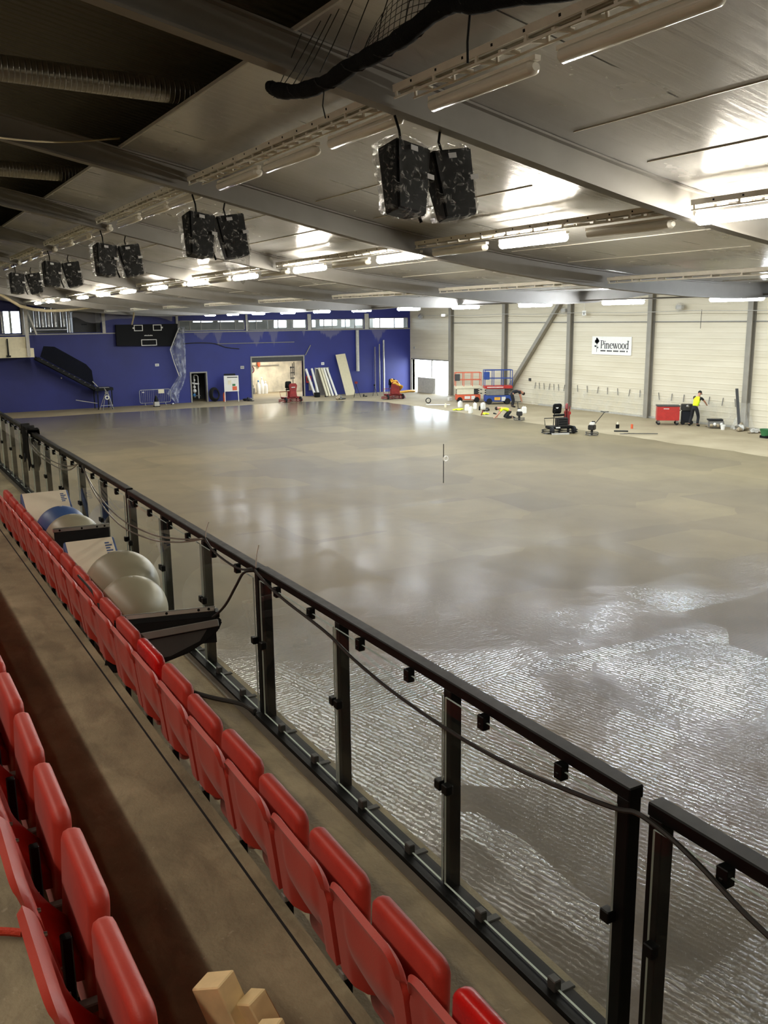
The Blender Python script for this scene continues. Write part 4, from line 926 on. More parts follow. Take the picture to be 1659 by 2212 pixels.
for i, (x, z1, mt, r) in enumerate(((33.1, 4.78, 'light_grey', .13), (34.62, 3.5, 'dirt_run', .05), (35.02, 3.7, 'steel', .045), (35.4, 4.0, 'alu', .07))):
    tag(MB().cyl((x, D - .15, 0 if i else 1.7), (x, D - .15, z1), r, 10).build('drain_pipe', M[mt]), ['broad pale pipe down the blue wall behind the beige board', 'thin brownish pipe on the blue wall, left of three', 'thin steel pipe on the blue wall, middle of three', 'bright silver pipe on the blue wall, right of three'][i], 'pipe')

# ------------------------------------------------------------------ power trowels
def trowel(loc, rz, label, body, load=None, s=1.0):
    t = thing('ride_on_trowel', label, 'power trowel', loc, rz)
    for x in (-.46, .46):
        g = MB().tube([(x + .44 * math.cos(a * .2618), .44 * math.sin(a * .2618), .17) for a in range(24)], .022, 6, closed=True)
        g.tube([(x + .44 * math.cos(a * .2618), .44 * math.sin(a * .2618), .07) for a in range(24)], .022, 6, closed=True)
        for a in range(0, 24, 4): g.bar((x + .44 * math.cos(a * .2618), .44 * math.sin(a * .2618), .06), (x + .44 * math.cos(a * .2618), .44 * math.sin(a * .2618), .18), .02)
        g.build('guard_ring', M[body], t)
        for k in range(4): MB().box((x + .24 * math.cos(k * 1.57 + .4), .24 * math.sin(k * 1.57 + .4), .02), (.36, .16, .02), (0, R(6), k * 1.57 + .4)).build('blade', M['steel'], t, smooth=False)
        MB().cyl((x, 0, .03), (x, 0, .3), .06, 10).build('gearbox', M['engine'], t)
    MB().bb((-.62, -.30, .24), (.62, .34, .36)).build('deck', M[body], t, bevel=.03)
    MB().bb((-.30, -.34, .34), (.30, -.05, .78)).build('engine', M['engine'] if body == 'black' else M[body], t, bevel=.04)
    for z in (.45, .56, .67): MB().bb((-.22, -.352, z), (.22, -.338, z + .05)).build('vent', M['black'], t, smooth=False)
    MB().slab(.46, .46, .1, .08, .03, M=Euler((0, R(-80), R(90))).to_matrix()).build('seat', M['black'], t, loc=(0, .12, .86))
    MB().slab(.46, .50, .09, .1, .03, M=Euler((0, R(8), R(-90))).to_matrix()).build('seat_back', M['black'], t, loc=(0, .32, 1.16))
    for x in (-.34, .34):
        MB().tube([(x, .0, .4), (x, -.05, .9), (x * .9, -.08, 1.12)], .018, 6).build('lever', M['black'], t)
        MB().ball((x * .9, -.08, 1.15), .035, 10, 6).build('knob', M['black'], t)
    for x in (-.52, .52): MB().lathe([(.05, -.05), (.17, -.05), (.19, 0), (.17, .05), (.05, .05)], axis='x', n=16).build('wheel', M['rubber'], t, loc=(x * 1.1, -.36, .19))
    MB().tube([(-.62, .30, .36), (-.62, .42, .7), (.62, .42, .7), (.62, .30, .36)], .02, 6).build('hand_rail', M[body], t)
    return t
t1 = trowel((25.8, 58.1, 0), R(4), 'dark red ride-on power trowel parked in front of the roller opening', 'dark_red')
MB().prism([(-.30, .36), (.30, .36), (.24, .75), (.33, 1.15), (.22, 1.3), (-.22, 1.3), (-.33, 1.15), (-.24, .75)], -.42, -.34, 'y').build('cowl', M['dark_red'], t1, bevel=.02, fix=True)
MB().bb((-.14, -.435, 1.0), (.14, -.42, 1.06)).build('badge', M['light_grey'], t1, smooth=False)
t2 = trowel((32.75, 55.8, 0), R(-8), 'dark red ride-on power trowel with a yellow cover near the bright side door', 'dark_red')
MB().prism([(-.33, .36), (.33, .36), (.30, 1.0), (.20, 1.25), (-.25, 1.25), (-.33, .9)], -.42, -.34, 'y').build('cowl', M['dark_red'], t2, bevel=.02, fix=True)
def cov(u, v): return (-.2 + .75 * u, -.15 + .25 * math.sin(u * 3 + v * 5), 1.42 - .5 * u * u - .35 * v + .05 * math.sin(u * 12 + v * 7))
MB().grid(cov, 12, 10).build('cover', M['amber'], t2, solid=.06, angle=60)
t3 = trowel((29.15, 33.75, .03), R(-14), 'black ride-on power trowel standing on the slab edge, nearest machine', 'black')
MB().lathe([(.001, 0), (.075, 0), (.075, .008), (.001, .008)], axis='y', n=18).build('seat_badge', M['white'], t3, loc=(-.02, .265, 1.24), rot=(0, 0, 0))
MB().bb((.36, .1, .4), (.56, .34, 1.05)).build('fuel_tank', M['dark_red'], t3, bevel=.03); MB().cyl((.66, .3, .36), (.66, .3, 1.25), .03, 8).build('mast', M['dark_red'], t3)
MB().bb((.6, .24, .85), (.72, .36, 1.0)).build('lamp', M['red'], t3, bevel=.02); MB().bar((-.66, -.5, .04), (.2, -.62, .04), .05, .08).build('float_bar', M['light_grey'], t3, smooth=False)
MB().lathe([(.07, 0), (.07, .3), (.03, .36)], n=12).build('bottle', M['dark_red'], t3, loc=(.46, .22, 1.05))
MB().bb((-.42, -.46, .3), (-.2, -.44, .36)).build('plate', M['white'], t3, smooth=False)
def walk_trowel(loc, rz, label, hl):
    t = thing('walk_behind_trowel', label, 'power trowel', loc, rz)
    g = MB()
    for z in (.05, .14): g.tube([(.30 * math.cos(a * .3142), .30 * math.sin(a * .3142), z) for a in range(20)], .014, 6, closed=True)
    for a in range(0, 20, 4): g.bar((.30 * math.cos(a * .3142), .30 * math.sin(a * .3142), .04), (.30 * math.cos(a * .3142), .30 * math.sin(a * .3142), .15), .014)
    g.build('guard_ring', M['dark_grey'], t)
    for k in range(4): MB().box((.15 * math.cos(k * 1.57), .15 * math.sin(k * 1.57), .018), (.24, .1, .012), (0, R(6), k * 1.57)).build('blade', M['steel'], t, smooth=False)
    MB().cyl((0, 0, .02), (0, 0, .28), .06, 10).build('gearbox', M['engine'], t)
    MB().bb((-.17, -.15, .26), (.17, .15, .5)).build('engine', M['engine'], t, bevel=.03); MB().bb((-.14, -.12, .48), (.12, .10, .62)).build('fuel_tank', M['white'], t, bevel=.03)
    MB().bb((.1, -.08, .4), (.24, .08, .66)).build('air_filter', M['black'], t, bevel=.02)
    MB().tube([(.1, 0, .25), (.4, 0, .5), (hl, 0, .95)], .018, 6).build('handle_pole', M['black'], t)
    MB().tube([(hl, -.2, .97), (hl, 0, .95), (hl, .2, .97)], .018, 6).build('handlebar', M['black'], t)
    return t
walk_trowel((29.85, 32.25, .03), R(28), 'small walk-behind power trowel with long handle right of the black ride-on', 1.75)
walk_trowel((31.25, 39.55, 0), R(60), 'small walk-behind power trowel beside the kneeling worker', .75)

# ------------------------------------------------------------------ scissor lifts
def lift(loc, rz, railm, basem, midm, label, band=None):
    t = thing('scissor_lift', label, 'scissor lift', loc, rz); L, W = 1.75, .80
    MB().bb((-L / 2 + .05, -W / 2, .16), (L / 2 - .05, W / 2, .52)).build('chassis', M[basem], t, bevel=.02)
    for x in (-L / 2 + .3, L / 2 - .3):
        for y in (-W / 2 + .02, W / 2 - .02):
            MB().lathe([(.05, -.06), (.16, -.06), (.18, -.03), (.18, .03), (.16, .06), (.05, .06)], axis='y', n=16).build('wheel', M['rubber'], t, loc=(x, y, .18))
    for k in range(3):
        z = .52 + .13 * k
        for y in (-W / 2 + .08, W / 2 - .08):
            MB().bar((-L / 2 + .12, y, z), (L / 2 - .12, y, z + .13), .04, .07).build('scissor_arm', M['dark_grey'], t, smooth=False); MB().bar((L / 2 - .12, y + .04, z), (-L / 2 + .12, y + .04, z + .13), .04, .07).build('scissor_arm', M['dark_grey'], t, smooth=False)
    MB().bb((-L / 2 + .1, -W / 2 + .02, .54), (L / 2 - .5, -W / 2 + .06, .90)).build('side_panel', M[midm], t, smooth=False)
    MB().bb((-L / 2, -W / 2, .92), (L / 2, W / 2, 1.08)).build('platform', M[band or midm], t, bevel=.01)
    if band:
        m = MB()
        for i in range(12): m.bb((-.7 + .085 * i, -W / 2 - .006, .97), (-.7 + .085 * i + .055, -W / 2, 1.03))
        m.build('lettering', M['white_line'], t, smooth=False)
    zs = (1.12, 1.5, 1.98)
    for x in (-L / 2 + .02, -.3, .28, L / 2 - .02):
        for y in (-W / 2 + .02, W / 2 - .02): MB().bb((x - .02, y - .02, 1.08), (x + .02, y + .02, 2.0)).build('rail_post', M[railm], t, smooth=False)
    for z in zs[1:]:
        for y in (-W / 2 + .02, W / 2 - .02): MB().bb((-L / 2, y - .018, z - .018), (L / 2, y + .018, z + .018)).build('guard_rail', M[railm], t, smooth=False)
        for x in (-L / 2 + .02, L / 2 - .02): MB().bb((x - .018, -W / 2, z - .018), (x + .018, W / 2, z + .018)).build('guard_rail', M[railm], t, smooth=False)
    MB().bb((-L / 2 - .05, -W / 2 + .1, 1.45), (-L / 2 + .3, -W / 2 - .06, 1.9)).build('control_box', M['dark_grey'] if railm == 'orange' else M[railm], t, bevel=.02)
    MB().bb((-.25, -W / 2 - .01, .24), (.12, -W / 2, .42)).build('plate', M['amber'] if railm != 'orange' else M['white'], t, smooth=False)
    MB().bb((.2, -W / 2 - .01, .2), (.45, -W / 2, .44)).build('data_plate', M['white'], t, smooth=False)
    for z in (.55, .8): MB().bb((L / 2 - .02, -.2, z), (L / 2 + .1, .2, z + .03)).build('step', M['dark_grey'], t, smooth=False)
    return t
o1 = lift((35.6, 50.7, 0), R(-28), 'orange', 'orange', 'cream', 'orange scissor lift with beige side panel parked at the pale wall')
o2 = lift((36.35, 48.35, 0), R(-28), 'blue', 'blue', 'mid_grey', 'blue scissor lift with red band beside the slanted wall brace', 'red')
for c in list(o2.children): pass
o2.scale = (1.05, 1.05, 1.12)

# ------------------------------------------------------------------ jerrycans, tools and bits along the pour edge
def can(loc, rz, label, s=1):
    t = thing('jerrycan', label, 'jerrycan', loc, rz, 'white jerrycans on the dry floor')
    MB().bb((-.13, -.11, 0), (.13, .11, .38)).build('body', M['white_plastic'], t, bevel=.03)
    MB().cyl((.07, 0, .36), (.07, 0, .43), .028, 10).build('cap', M['white'], t); MB().tube([(-.09, 0, .37), (-.07, 0, .42), (.0, 0, .42), (.02, 0, .37)], .014, 6).build('handle', M['white_plastic'], t)
    return t
for x, y, rz, l in ((32.95, 47.75, 20, 'white jerrycan in front of the orange lift, farthest left'), (31.95, 45.55, -15, 'white jerrycan left of the front pair on the dry floor'), (31.3, 44.25, 30, 'white jerrycan standing nearest the wet slab edge'), (33.0, 46.2, 60, 'white jerrycan beside the dark bottle'), (33.4, 45.9, 5, 'white jerrycan behind the dark tools'), (33.85, 42.4, -20, 'white jerrycan right of the kneeling worker')): can((x, y, 0), R(rz), l)
tag(MB().lathe([(.08, 0), (.08, .14), (.05, .22), (.03, .25)], n=12).build('jug', M['cream'], loc=(32.2, 48.3, 0)), 'cream jug on the floor left of the jerrycans', 'jug')
tag(MB().bb((-.14, -.1, 0), (.14, .1, .24)).build('box', M['white'], loc=(35.1, 52.1, 0), bevel=.015), 'small white box on the floor by the wall column left of the orange lift', 'box')
tag(MB().lathe([(.05, 0), (.05, .2), (.02, .26), (.02, .3)], n=10).build('bottle', M['black'], loc=(32.85, 45.5, 0)), 'dark bottle standing between the white jerrycans', 'bottle')
m = MB()
for k in range(5): m.tube([(.16 * math.cos(a * .3142), -.05 + .025 * k, .21 + .16 * math.sin(a * .3142)) for a in range(20)], .03, 6, closed=True)
tag(m.build('hose_reel', M['black'], loc=(32.75, 51.2, 0), rz=R(-30)), 'black hose roll standing on edge on the floor before the bright door', 'hose')
def rag(loc, rz, mat, label, s=.3):
    def f(u, v):
        a = u * 6.283; r = v * s * (1 + .25 * math.sin(3 * a + 1) + .12 * math.sin(7 * a))
        return (r * math.cos(a) * 1.4, r * math.sin(a) * .8, .06 * (1 - v) + .02 * math.sin(a * 5 + v * 9) * v + .025)
    tag(MB().grid(f, 24, 6).build('vest', M[mat], solid=.02, loc=loc, rz=rz, angle=70), label, 'vest')
rag((31.9, 46.4, 0), .3, 'lime', 'lime hi-vis vest lying on the floor left of the jerrycans'); rag((31.7, 43.4, 0), 1.1, 'lime', 'lime hi-vis vest lying on the floor right of the front jerrycan', .27)
heap((32.9, 44.85, 0), (.3, .12, .2), 5, 'dark boots and tools by the jerrycans', ['black_matt', 'engine', 'dark_grey'], 12, 'tools'); heap((32.2, 43.0, 0), (.2, .09, .1), 3, 'black gloves on the floor near the right lime vest', ['black_matt'], 13, 'gloves')
tag(MB().bar((31.1, 42.9, 0.02), (31.15, 42.8, .28), .05).build('tool', M['dark_red']), 'small red hand tool standing by the front jerrycan', 'tool')
tag(MB().bar((32.0, 50.3, .03), (33.3, 49.4, .03), .3, .03).build('plastic_strip', M['white'], fix=True), 'pale plastic strip lying on the floor below the bright door', 'strip')
t = thing('float_tool', 'long handled metal float lying on the dry floor right of the machines', 'float', (31.6, 31.9, 0)); MB().bar((0, 0, .03), (1.1, -1.1, .05), .035).build('handle', M['dark_grey'], t); MB().bar((-.18, .1, .02), (.1, -.12, .02), .12, .03).build('blade', M['steel'], t)
t = thing('paint_can', 'small dark can on the dry floor right of the walk-behind trowel', 'can', (33.0, 33.8, 0)); MB().lathe([(.09, 0), (.09, .2)], n=14).build('body', M['black'], t); MB().lathe([(.05, .2), (.05, .26), (.02, .32)], n=10).build('top', M['cream'], t)
tag(MB().lathe([(.06, 0), (.06, .22)], n=12).build('can', M['orange'], loc=(33.5, 33.3, 0)), 'small orange can beside the dark paint can', 'can')
tag(MB().bar((31.9, 32.9, .03), (32.4, 32.45, .03), .14, .05).build('trowel', M['black_matt']), 'dark hand trowel lying on the floor near the small can', 'trowel')
# level staff with ring in the slab
t = thing('marker_rod', 'thin dark rod with a white ring standing in the wet slab', 'rod', (16.88, 25.43, .02)); MB().cyl((0, 0, 0), (0, 0, 1.35), .014, 8).build('rod', M['black'], t)
MB().tube([(.075 + .085 * math.cos(a * .393), -.02, .84 + .085 * math.sin(a * .393)) for a in range(16)], .022, 6, closed=True).build('ring', M['white_plastic'], t)
# tool chest
t = thing('tool_chest', 'red steel site tool chest on castors at the pale wall', 'tool chest', (36.25, 33.55, 0), R(-40))
MB().bb((-.56, -.32, .24), (.56, .32, .98)).build('body', M['red'], t, bevel=.012); MB().bb((-.58, -.34, .96), (.58, .34, 1.02)).build('lid', M['dark_grey'], t, bevel=.01)
m = MB()
for i in range(5): m.bb((-.24 + .055 * i, -.33, .83), (-.24 + .055 * i + .04, -.322, .87))
m.build('lettering', M['white_line'], t, smooth=False); MB().tube([(.57, -.15, .75), (.63, -.15, .75), (.63, .15, .75), (.57, .15, .75)], .014, 6).build('handle', M['dark_grey'], t)
for x in (-.46, .46):
    for y in (-.24, .24):
        w_ = MB().lathe([(.02, -.03), (.085, -.03), (.09, 0), (.085, .03), (.02, .03)], axis='y', n=14).build('castor', M['rubber'], t, loc=(x, y, .09)); MB().bb((-.05, -.045, .02), (.05, .045, .16)).build('fork', M['steel'], w_, smooth=False)
t = thing('compressor', 'dark portable machine between the red tool chest and the standing worker', 'machine', (37.12, 33.06, 0), R(-40))
MB().bb((-.26, -.2, .1), (.26, .2, .7)).build('body', M['navy'], t, bevel=.03); MB().bb((-.3, -.24, .72), (.3, .24, 1.06)).build('engine', M['engine'], t, bevel=.04); MB().ball((.0, -.2, .95), .09, 10, 8).build('cap', M['steel'], t)
for x in (-.2, .2): MB().lathe([(.03, -.03), (.11, -.03), (.12, 0), (.11, .03), (.03, .03)], axis='y', n=14).build('wheel', M['rubber'], t, loc=(x, -.2, .12))
# site clutter at the wall right of the standing worker
heap((37.15, 31.55, 0), (.3, .14, .12), 5, 'flattened packaging on the floor right of the standing worker', ['white', 'debris', 'cream'], 21)
t = thing('tool_cart', 'low grey cart with a black top full of rubbish at the wall', 'cart', (37.0, 31.05, 0), R(-40)); MB().bb((-.36, -.2, .05), (.36, .2, .38)).build('body', M['mid_grey'], t, bevel=.03); MB().bb((-.42, -.24, .40), (.30, .2, .46)).build('top', M['black_matt'], t, smooth=False)
for i in range(4): MB().ball((-.25 + .16 * i, -.22, .16 + .05 * (i % 2)), .09, 8, 6).build('bag', M['white' if i % 2 else 'debris'], t)
t = thing('bucket', 'small white bucket in front of the grey cart', 'bucket', (36.75, 30.4, 0)); MB().lathe([(.09, 0), (.12, .24), (.125, .24), (.115, .22), (.08, .02)], n=16).build('pail', M['white_plastic'], t); MB().tube([(.12 * math.cos(a * .3927), -.02, .22 + .1 * math.sin(a * .3927)) for a in range(9)], .006, 5).build('handle', M['steel'], t)
heap((37.1, 29.65, 0), (.36, .2, .3), 8, 'heap of plastic-wrapped rubble at the foot of the wall column', ['debris', 'light_grey', 'screed'], 22); heap((36.9, 28.75, 0), (.3, .18, .24), 6, 'brown netting heap right of the column foot', ['debris', 'light_grey'], 23)
t = thing('barrow', 'green and black tub at the right edge of the photo by the wall', 'tub', (35.85, 27.2, 0)); MB().lathe([(.22, .1), (.3, .4), (.31, .4), (.29, .36), (.2, .12)], n=18).build('bowl', M['green'], t); MB().bb((-.2, -.2, 0), (.2, .2, .12)).build('base', M['black'], t, smooth=False)
tag(MB().bar((37.05, 29.65, 0), (37.45, 30.3, 2.0), .14, .03).build('dark_strip', M['dark_grey']), 'dark strip of board leaning against the wall column on the right', 'board')
# plastic film fixed along the foot of the pale wall
def film(y0, y1, z1, label, seed):
    def f(u, v):
        y = y0 + (y1 - y0) * u
        return (XW - .045 - .03 * (1 + math.sin(u * 37 + v * 5 + seed)) * (1 - v) - .02 * abs(math.sin(u * 60 + seed)), y, .03 + (z1 + .06 * math.sin(u * 21 + seed)) * v)
    t = thing('film_strip', label, 'sheet'); MB().grid(f, 90, 12).build('film', M['film_wall'], t, angle=80)
    for k in range(7):
        y = y0 + (y1 - y0) * (k + .5) / 7; MB().bar((XW - .05, y, z1 - .15), (XW - .05, y - .08 * math.sin(k * 2 + seed), z1 + .25), .03).build('tape', M['mid_grey'], t, smooth=False)
film(36.7, 42.7, 1.25, 'clear plastic film taped along the foot of the wall below the white sign', 0); film(43.3, 46.6, 1.2, 'clear plastic film taped low on the wall right of the slanted brace', 2); film(30.2, 36.1, 1.2, 'clear plastic film on the wall behind the red tool chest and worker', 5)
def wrap(u, v):
    a = R(200) * u + R(80); z = .02 + 1.3 * v; r = .28 + .3 * (1 - v) ** 2 + .05 * math.sin(a * 9 + v * 4)
    return (XW - .2 + r * math.cos(a), 29.95 + r * math.sin(a), z)
tag(MB().grid(wrap, 30, 14).build('plastic_sheet', M['film_wall'], angle=80), 'clear plastic wrapped round the foot of the rightmost wall column', 'sheet')
def curtain(u, v): return (XW - .2 - .05 * math.sin(u * 25) - .5 * (1 - v) ** 3, 57.3 - 1.1 * u + .4 * (1 - v) ** 2, .02 + 2.4 * v)
tag(MB().grid(curtain, 24, 14).build('plastic_curtain', M['film_wall'], angle=80), 'clear plastic curtain at the right side of the bright door opening', 'curtain')
tag(MB().bb((-.06, -1.25, 0), (.06, 1.25, 1.15)).build('site_board', M['light_grey'], loc=(XW - .35, 58.9, 0), smooth=False), 'pale board standing across the bright door opening', 'board')
tag(MB().tube([(35.9, 60.2, .05), (36.6, 60.0, .12), (37.3, 60.3, .08)], .09, 8).build('yellow_hose', M['amber']), 'short yellow pipe on the floor in the bright corner', 'pipe')
# small things on the pale wall
for y, z, l in ((41.65, 5.78, 'small white hanging sign with a dark symbol high before the pale wall'),):
    t = thing('hanging_sign', l, 'sign', (XW - .3, y, z)); MB().bb((-.01, -.16, -.14), (.01, .16, .14)).build('plate', M['white_plastic'], t, smooth=False); MB().cyl((0, 0, .14), (0, 0, 1.0), .012, 6).build('rod', M['white'], t); MB().bb((-.016, -.03, -.09), (-.011, .03, .06)).build('symbol', M['dark_grey'], t, smooth=False)
for y, z, l in ((59.9, 5.75, 'small bagged floodlight high in the corner of the pale wall'), (43.5, 5.95, 'small bagged floodlight on the wall right of the slanted brace'), (34.4, 6.0, 'bagged floodlight high on the pale wall above the worker')):
    t = thing('floodlight', l, 'floodlight', (XW - .25, y, z)); MB().bb((-.1, -.2, -.1), (.1, .2, .1)).build('housing', M['light_grey'], t, bevel=.02)
    m = MB().ball((0, 0, 0), .3, 16, 10, 0, (.7, 1, .75)); m.v = [(a * (1 + .1 * math.sin(b * 30)), b, c * (1 + .12 * math.sin(a * 25 + b * 17))) for a, b, c in m.v]; m.build('bag', M['film'], t)
t = thing('exit_light', 'small lit exit lamp on the pale wall near the corner', 'exit light', (XW - .12, 56.9, 5.8)); MB().bb((-.05, -.3, -.09), (.05, .3, .09)).build('case', M['white'], t, smooth=False); MB().bb((-.056, -.16, -.06), (-.051, .26, .07)).build('lens', M['lamp_small'], t, smooth=False)
tag(MB().cyl((XW - .3, 32.9, 5.85), (XW - .3, 32.92, 4.9), .012, 6).build('cord', M['black']), 'dark cord dangling from the conduit above the worker', 'cord')
for y, z, l in ((61.2, 3.35, 'small grey switch box on the pale wall by the blue corner'), (46.9, 1.6, 'small dark socket on the pale wall right of the blue lift')): tag(MB().bb((-.03, -.1, -.09), (.03, .1, .09)).build('switch_box', M['light_grey' if z > 2 else 'dark_grey'], loc=(XW - .03, y, z), smooth=False), l, 'switch')
# white sign with dark lettering
sg = thing('wall_sign', 'large white sign with dark serif lettering and a flower emblem on the pale wall', 'sign', (XW - .03, 39.55, 3.90), rz=R(-90))
MB().bb((-1.6, -.02, -.52), (1.6, .02, .52)).build('board', M['white_plastic'], sg, smooth=False)
def stroke(m, pts, ws):
    """flat letter stroke in the x-z plane with changing width"""
    n = len(pts); vs = []
    for i in range(n):
        a = Vector(pts[max(i - 1, 0)]); b_ = Vector(pts[min(i + 1, n - 1)]); d_ = (b_ - a).normalized(); nn = Vector((-d_.y, d_.x)); w_ = ws if not isinstance(ws, (list, tuple)) else ws[i]
        for s in (-1, 1):
            q = Vector(pts[i]) + nn * s * w_ / 2; vs.append((q.x, -.024, q.y))
    m.add(vs, [(2 * i, 2 * i + 1, 2 * i + 3, 2 * i + 2) for i in range(n - 1)])
def ell(cx_, cz, rx, rz_, a0, a1, n=20): return [(cx_ + rx * math.cos(R(a0 + (a1 - a0) * i / n)), cz + rz_ * math.sin(R(a0 + (a1 - a0) * i / n))) for i in range(n + 1)]
def ew(a0, a1, n=20, tk=.062, th=.022): return [th + (tk - th) * abs(math.cos(R(a0 + (a1 - a0) * i / n))) for i in range(n + 1)]
ST, XH, CP = .065, .30, .46
def letter(ch, x):
    m = MB(); z0 = -.16
    def stem(xx, h, base=True, top=True):
        stroke(m, [(xx, z0), (xx, z0 + h)], ST)
        if base: stroke(m, [(xx - .07, z0 + .01), (xx + .07, z0 + .01)], .022)
        if top: stroke(m, [(xx - .08, z0 + h - .015), (xx, z0 + h - .005)], .025)
    w = .22
    if ch == 'P':
        stem(x + .07, CP); stroke(m, [(x + .07, z0 + CP - .01), (x + .17, z0 + CP - .01)], .024); stroke(m, [(x + .07, z0 + .2), (x + .17, z0 + .2)], .022); stroke(m, ell(x + .16, z0 + .325, .11, .125, 90, -90), ew(90, -90)); w = .30
    elif ch == 'i':
        stem(x + .06, XH); stroke(m, [(x + .06, z0 + .375), (x + .06, z0 + .435)], .06); w = .13
    elif ch == 'n':
        stem(x + .06, XH); stroke(m, ell(x + .15, z0 + .2, .08, .09, 170, 0, 12), ew(170, 0, 12)); stroke(m, [(x + .23, z0), (x + .23, z0 + .2)], ST); stroke(m, [(x + .17, z0 + .01), (x + .29, z0 + .01)], .022); w = .30
    elif ch == 'e':
        stroke(m, ell(x + .13, z0 + .15, .105, .145, 10, 320), ew(10, 320)); stroke(m, [(x + .03, z0 + .165), (x + .23, z0 + .165)], .022); w = .255
    elif ch == 'w':
        for a_, b2, wd in (((.02, XH), (.11, 0), .06), ((.11, 0), (.19, XH), .026), ((.17, XH), (.27, 0), .06), ((.27, 0), (.36, XH), .026)): stroke(m, [(x + a_[0], z0 + a_[1]), (x + b2[0], z0 + b2[1])], wd)
        for q in (.02, .18, .36): stroke(m, [(x + q - .05, z0 + XH - .01), (x + q + .05, z0 + XH - .01)], .022)
        w = .385
    elif ch == 'o': stroke(m, ell(x + .13, z0 + .15, .105, .145, 0, 360, 28), ew(0, 360, 28)); w = .27
    elif ch == 'd': stroke(m, ell(x + .13, z0 + .15, .105, .145, 40, 320, 24), ew(40, 320, 24)); stem(x + .225, CP, True, True); w = .29
    m.build('letter', M['black'], sg, smooth=False); return x + w
x = -.88
for ch in 'Pinewood': x = letter(ch, x) + .012
m = MB(); stroke(m, ell(1.38, .27, .035, .035, 0, 360, 14), .01); stroke(m, [(1.37, .25), (1.37, .29), (1.39, .28), (1.375, .27), (1.392, .25)], .008); m.build('registered_mark', M['black'], sg, smooth=False)
m = MB()
for i in range(21):
    if i % 5 != 4: m.bb((-.86 + .105 * i, -.024, -.335), (-.86 + .105 * i + .085, -.021, -.255))
m.build('small_lettering', M['black'], sg, smooth=False)
m = MB()
for cx_, cz, r in ((-1.17, .33, .10), (-1.27, .24, .10), (-1.08, .26, .09), (-1.18, .20, .11), (-1.20, .40, .06)): m.add([(cx_ + r * math.cos(a * .52) * (1 + .15 * math.sin(a * 3)), -.024, cz + r * math.sin(a * .52)) for a in range(12)], [tuple(range(12))])
stroke(m, [(-1.18, .15), (-1.19, -.1), (-1.20, -.38)], .03); m.add([(-1.20, -.024, -.05), (-1.30, -.024, .02), (-1.40, -.024, -.02), (-1.34, -.024, -.10)], [(0, 1, 2, 3)]); m.add([(-1.18, -.024, -.12), (-1.08, -.024, -.06), (-1.06, -.024, -.12), (-1.10, -.024, -.18)], [(0, 1, 2, 3)])
m.build('flower_emblem', M['black'], sg, smooth=False)

# ------------------------------------------------------------------ people
def skin(name, verts, edges, radii, mat, parent, levels=2):
    me = bpy.data.meshes.new(name); me.from_pydata([Vector(v) for v in verts], edges, [])
    o = bpy.data.objects.new('tmp', me); col.objects.link(o)
    md = o.modifiers.new('s', 'SKIN'); md.use_smooth_shade = True; md.branch_smoothing = .3
    for i, v in enumerate(me.skin_vertices[0].data):
        r = radii[i]; v.radius = r if isinstance(r, tuple) else (r, r); v.use_root = (i == 0)
    o.modifiers.new('d', 'SUBSURF').levels = levels
    dg = bpy.context.evaluated_depsgraph_get(); m2 = bpy.data.meshes.new_from_object(o.evaluated_get(dg))
    bpy.data.objects.remove(o); bpy.data.meshes.remove(me)
    m2.name = name; m2.materials.clear(); m2.materials.append(mat); m2.polygons.foreach_set('use_smooth', [True] * len(m2.polygons))
    o = bpy.data.objects.new(name, m2); col.objects.link(o); o.parent = parent; return o
